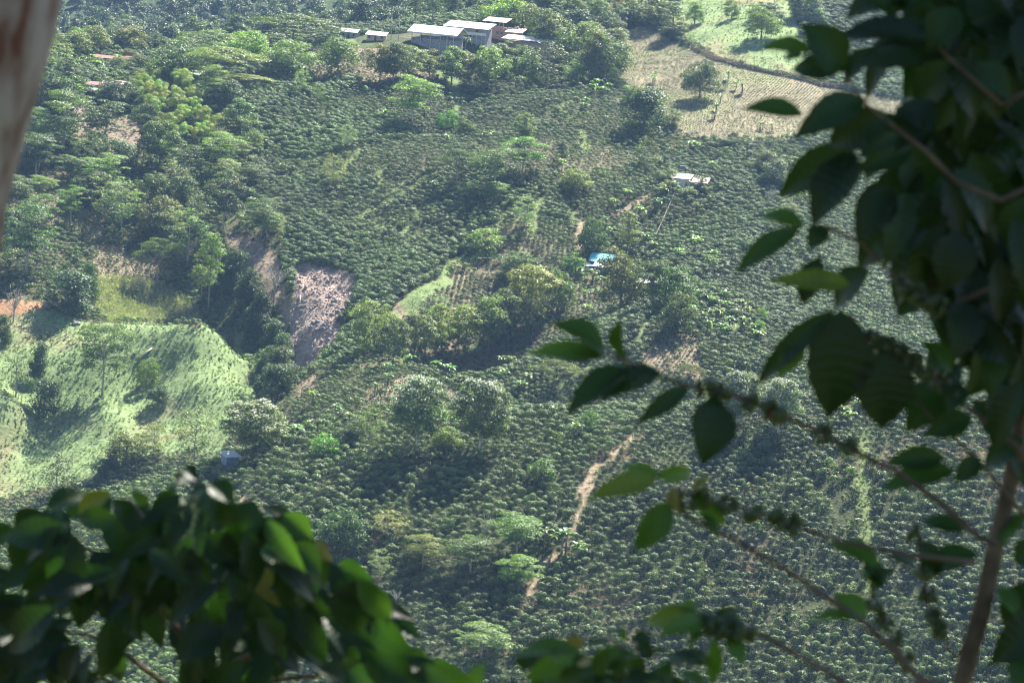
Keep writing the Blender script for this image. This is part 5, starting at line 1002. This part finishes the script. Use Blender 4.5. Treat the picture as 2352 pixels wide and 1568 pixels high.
branch([(2150,1720),(1945,1575),(1901,1542),(1801,1485),(1731,1448),(1660,1430)], 3.7, .005, .003, [
 ((1610,1412),(1480,1430),46,.85),((1620,1425),(1505,1462),40,.75),((1625,1430),(1700,1398),36,.3),((1640,1462),(1632,1575),32,.75),((1672,1462),(1704,1532),40,.7),((1600,1405),(1560,1385),30,.8),((1620,1450),(1580,1490),26,.7)],
 [([(1610,1432),(1660,1440),(1720,1452)], 54)])
branch([(2235,1450),(2191,1512),(2141,1412),(2121,1328),(2108,1245),(2101,1192)], 4.3, .003, .0016, [((2245,1272),(2120,1322),62,.45),((2215,1220),(2110,1200),40,.4),((2160,1310),(2060,1290),40,.35),((2125,1240),(2150,1330),45,.3)], [([(2101,1192),(2121,1328),(2141,1412),(2168,1462)], 45)])
branch([(2200,1600),(2091,1538),(2041,1445),(2018,1395),(2001,1362)], 4.2, .003, .0016, [((2020,1350),(1990,1275),40,.35),((2001,1362),(2060,1300),40,.3),((2005,1350),(1965,1320),30,.6)], [([(2001,1362),(2041,1445),(2091,1538)], 36)])
branch([(2360,1060),(2335,1023),(2268,973),(2218,930),(2168,890),(2135,856),(2068,813),(2001,783),(1950,720)], 4.2, .0045, .002, [
 ((1931,712),(1901,962),124,.08),((2028,800),(2024,988),112,.06),((1918,710),(1731,892),46,.3),((1850,790),(1785,870),44,.82),((1998,620),(1918,712),70,.4),((2185,855),(2115,783),50,.62),((2301,770),(2270,925),52,.4),((2210,880),(2175,950),44,.35)],
 [([(1990,770),(2068,813),(2135,856)], 45), ([(2140,860),(2218,930)], 20)])
branch([(2360,1190),(2300,1120),(2240,1050),(2151,970),(2108,923)], 4.25, .004, .002, [((2232,955),(2118,1002),52,.5),((2170,1050),(2032,1062),46,.5),((2195,1080),(2018,1132),56,.55),((2352,1010),(2260,1080),60,.3),((2250,1050),(2190,1110),42,.35)])
branch([(2380,560),(2320,640),(2168,710),(2118,680),(2061,643),(1980,560),(1900,520),(1860,530)], 4.15, .0045, .002, [
 ((1848,523),(1738,500),42,.72),((1838,524),(1685,634),46,.55),((1951,652),(1761,646),42,.85),((1885,590),(1842,702),50,.15),((2048,430),(1965,558),76,.05),((2081,443),(2028,620),60,.3),((2018,525),(1985,600),40,.1),((1968,335),(1785,455),72,.42),((1968,353),(1864,527),76,.12),((1988,373),(1881,505),80,.58),((2095,337),(1958,398),52,.25),
 ((2200,530),(2168,672),86,.08),((2218,690),(2195,828),76,.15),((2115,525),(2081,592),50,.1),((1900,520),(1858,575),44,.4)], [([(2061,643),(2118,680),(2168,710)], 36)])
def dense(u0, u1, v0, v1, n, vmax):
    def f(Lv):
        for i in range(n):
            u = q4.uniform(u0, u1); v = q4.uniform(v0, v1)
            if u < 2060 + 60 * math.sin(v / 90) : continue
            a = q4.normal(.25, .55) - (0.5 if u < 2180 else 0); ln = q4.uniform(130, 210)
            put_leaf(Lv, (u, v), (u + math.sin(a) * ln - 20, v + abs(math.cos(a)) * ln), q4.uniform(55, 95), 4.3 + q4.uniform(-.2, .7), min(vmax, q4.random() ** 2 * .6), q4)  # low tones paint the deep shade of this mass into the leaf colour
    return f
branch([(2380,420),(2300,460),(2201,420),(2118,340),(2078,310),(1990,240),(1940,170)], 4.1, .0045, .002, [
 ((1938,163),(1836,52),82,.5),((1865,118),(1745,112),40,.75),((1940,158),(1816,162),52,.35),((1845,130),(1797,137),22,.7),((1845,264),(1702,252),42,.6),((1985,225),(1818,322),66,.35),((2041,262),(1900,338),78,.2),((2011,110),(1938,200),46,.25),((2068,310),(1985,347),28,.2),((2115,300),(2045,263),42,.1)], extra=dense(2060, 2400, 100, 640, 120, .3))
branch([(2380,200),(2300,240),(2178,133),(2135,83),(2060,40)], 4.15, .004, .002, [((2141,65),(1951,97),46,.15),((2155,110),(2011,112),44,.1),((2150,20),(1995,8),40,.5),((2185,140),(2105,250),72,.3),((2060,40),(1960,-20),50,.5),((2200,20),(2130,120),70,.5)], extra=dense(2050, 2420, -220, 160, 105, .45))
branch([(2390,700),(2330,760),(2280,820),(2230,800)], 4.35, .004, .002, [((2250,640),(2200,760),70,.3),((2340,620),(2300,790),80,.1)], extra=dense(2150, 2400, 480, 920, 60, .35))
branch([(2310,1180),(2370,1230),(2420,1260)], 4.3, .004, .002, [((2352,1180),(2300,1260),50,.6),((2380,1330),(2310,1450),70,.15),((2400,1400),(2270,1530),80,.1),((2330,1010),(2352,1120),60,.2),((2360,1480),(2330,1600),60,.5),((2290,1350),(2340,1420),44,.7),((2330,1290),(2390,1250),60,.3)])

# lower left coffee tree: a dome of drooping leaves
lt = empty('coffee_tree', pix(420, 2500, 4.8)); tag(lt, 'low bushy coffee tree with glossy ribbed leaves at the lower left', 'coffee tree')
def lchild(o): o.matrix_parent_inverse = Matrix.Translation(-Vector(lt.location)); return o
lchild(twig([(420,2500),(430,1900),(440,1640),(450,1400),(440,1180)], 4.9, .014, .004, 'trunk', lt))
TOP = np.array([(-80,1215),(0,1195),(60,1150),(150,1140),(250,1122),(330,1115),(430,1082),(520,1112),(560,1110),(640,1160),(700,1200),(760,1260),(820,1300),(880,1380),(930,1440),(985,1530),(1000,1600)], float)
def topv(u): return np.interp(u, TOP[:, 0], TOP[:, 1])
LB = [[(450,1500),(300,1300),(120,1230),(0,1250)],[(450,1450),(380,1250),(300,1150)],[(450,1420),(470,1200),(440,1105)],[(450,1450),(560,1250),(660,1180)],[(450,1500),(640,1330),(790,1300)],[(450,1560),(700,1450),(900,1430)],[(440,1620),(640,1560),(820,1540),(960,1580)],[(440,1620),(250,1470),(60,1430)],[(440,1660),(240,1560),(80,1560)],[(450,1560),(540,1400),(600,1330)]]
LL = [Leaves() for _ in LB]
HAND = [((105,1170),(215,1145),60,.5,0),((170,1235),(0,1235),66,.5,0),((160,1250),(40,1360),60,.45,0),((215,1265),(283,1382),76,.12,0),((145,1230),(120,1390),80,.15,0),((255,1130),(180,1180),40,.9,1),((270,1190),(175,1190),46,.45,1),((345,1140),(300,1130),34,.7,1),((430,1095),(400,1115),34,.1,2),((415,1075),(455,1105),36,.1,2),
 ((480,1120),(430,1160),50,.45,2),((480,1110),(540,1160),50,.5,3),((420,1195),(355,1240),60,.08,2),((470,1230),(565,1300),66,.2,9),((520,1280),(570,1340),50,.1,9),((560,1200),(640,1240),50,.5,3),((650,1180),(720,1240),46,.6,3),((720,1250),(765,1290),36,.95,4),((660,1250),(740,1320),56,.55,4),((600,1260),(700,1300),50,.5,4),
 ((590,1420),(640,1500),60,.1,5),((520,1380),(570,1450),60,.08,5),((640,1390),(700,1500),66,.12,5),((700,1420),(740,1520),54,.75,5),((780,1330),(830,1460),70,.15,5),((820,1330),(900,1420),50,.6,5),((860,1420),(950,1500),66,.5,6),((510,1440),(400,1520),70,.05,6),((140,1480),(180,1570),66,.0,8),((130,1400),(20,1500),80,.02,7),((60,1420),(40,1560),90,.0,7),
 ((830,1480),(960,1570),80,.35,6),((900,1500),(1000,1560),60,.6,6),((560,1520),(480,1610),60,.4,6),((800,1540),(890,1620),90,.45,6)]
for b, t, w, var, k in HAND: put_leaf(LL[k], b, t, w, 4.35 + q4.uniform(-.25, .1), var, q4)
cnt = 0
while cnt < 300:
    u = q4.uniform(-90, 985); v = q4.uniform(1090, 1640); tv = topv(u)
    if v < tv + 12: continue
    if vnoise(np.array([u]), np.array([v]), 85, 17)[0] > .66 and v > tv + 60 and q4.random() < .9: continue
    if v > 1420 and 190 < u < 420 and q4.random() < .85: continue
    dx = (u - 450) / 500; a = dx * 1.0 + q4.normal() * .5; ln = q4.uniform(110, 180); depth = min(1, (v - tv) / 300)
    var = (q4.uniform(.2, .62) if depth < .22 else q4.uniform(0, .35)) if q4.random() < .985 else .95  # leaves deeper in the dome get darker colour, painting its self-shadow
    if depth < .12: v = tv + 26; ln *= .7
    k = int(np.argmin([min((u - p[0]) ** 2 + (v - p[1]) ** 2 for p in B) for B in LB]))
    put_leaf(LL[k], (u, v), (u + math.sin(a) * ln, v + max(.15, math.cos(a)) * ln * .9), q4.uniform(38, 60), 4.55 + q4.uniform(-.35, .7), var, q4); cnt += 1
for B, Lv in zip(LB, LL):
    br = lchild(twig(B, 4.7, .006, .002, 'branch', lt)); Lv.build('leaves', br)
# small coffee sprigs at the bottom edge
def sprig(name_label, stem, spots, D, n, wr, var):
    e = empty('coffee_sprig', pix(stem[0][0], stem[0][1], D)); tag(e, name_label, 'coffee sprig'); o = twig(stem, D, .006, .003, 'stem', e); o.matrix_parent_inverse = Matrix.Translation(-Vector(e.location)); Lv = Leaves()
    for b, t, w, vv in spots: put_leaf(Lv, b, t, w, D + q4.uniform(-.1, .1), vv, q4)
    for i in range(n):
        u = q4.uniform(*wr[:2]); v = q4.uniform(*wr[2:]); a = q4.normal() * 1.2; ln = q4.uniform(50, 95); put_leaf(Lv, (u, v), (u + math.sin(a) * ln, v + abs(math.cos(a)) * ln * .7), q4.uniform(26, 46), D + q4.uniform(-.1, .4), q4.uniform(*var), q4)
    o = Lv.build('leaves', e); o.matrix_parent_inverse = Matrix.Translation(-Vector(e.location))
sprig('leafy coffee shoot tops along the bottom edge right of centre', [(1440,2400),(1430,1700),(1430,1480)], [((1335,1502),(1175,1512),56,.7),((1320,1490),(1200,1560),50,.8),((1290,1485),(1345,1470),30,.97),((1450,1470),(1500,1460),30,.3),((1440,1462),(1395,1452),28,.7),((1432,1470),(1432,1445),16,.75),((1370,1520),(1310,1560),40,.97),((1500,1500),(1560,1530),40,.5)], 3.6, 60, (1210, 1600, 1480, 1640), (.1, .7))
sprig('bright green blurred coffee leaf at the bottom centre', [(1080,2400),(1070,1750),(1050,1600)], [((1075,1600),(975,1525),60,.8),((1060,1610),(1115,1515),40,.7),((1030,1620),(940,1560),50,.6)], 2.8, 0, (0, 1, 0, 1), (0, 1))
# shade tree whose trunk stands at the left, its unseen crown overhead is shaped to shade the foreground coffee leaves
st = empty('shade_tree', (-1.62, 3.2, -4.2)); tag(st, 'pale mottled tree trunk leaning in at the upper left corner', 'tree')
tp = [pix(-420, 1900, 3.3), pix(-290, 1100, 3.3), pix(-180, 420, 3.3), pix(-115, 200, 3.3), pix(-60, 0, 3.3), pix(60, -600, 3.5), pix(300, -1500, 4.0), pix(500, -2400, 4.6)]
m = MB(); m.tube(tp, [.125, .112, .1, .098, .098, .09, .08, .06], 20); o = m.build('trunk', M['mottled'], st, None, True); o.matrix_parent_inverse = Matrix.Translation(-Vector(st.location))
q = np.random.default_rng(21); n = 11500
C = np.array([(q.uniform(2.1, 5.4), q.uniform(4.8, 10.2), 0) for _ in range(46)] + [(q.uniform(2.1, 3.1), q.uniform(5.8, 8.4), 0) for _ in range(16)] + [(q.uniform(.1, 1.2), q.uniform(6.3, 9.4), 0) for _ in range(15)]); C[:, 2] = 2.5 + .12 * (C[:, 1] - 4) + q.uniform(0, 1.5, len(C))
k = q.integers(0, len(C), n); P = C[k] + unit(q.normal(size=(n, 3))) * np.array([.6, .6, .35]) * q.random(n)[:, None] ** .4
cr = leafcloud('shade_crown', P, q.normal(size=(n, 3)) * .6 + np.array([0, 0, 1]), .2, M['leaf'], q); o = obj('crown', cr, st); o.matrix_parent_inverse = Matrix.Translation(-Vector(st.location))
mb = MB()
for c in C[::4]: mb.tube([tp[-2], (np.array(tp[-1]) + c) / 2 + np.array([0, 0, .3]), c], [.04, .025, .01], 6)
o = mb.build('limbs', M['mottled'], st, None, True); o.matrix_parent_inverse = Matrix.Translation(-Vector(st.location))

# ---------------------------------------------------------------- air: even pale haze over the whole valley
def haze():
    zmin = float(GZ.min()) - 1; zmax = max(float(GZ.max()) + 30, 40); m = MB(); m.box(-1000, 1000, -60, 3100, zmin, zmax); o = m.build('haze', None)
    mt, n, L, out = newmat('valley_haze'); v = n.new('ShaderNodeVolumePrincipled'); v.inputs['Color'].default_value = (.38, .6, 1.0, 1); v.inputs['Density'].default_value = .000055; v.inputs['Anisotropy'].default_value = 0
    L.new(v.outputs[0], out.inputs['Volume']); o.data.materials.clear(); o.data.materials.append(mt); tag(o, 'thin bluish haze in the valley air', 'haze', kind='stuff')
haze()
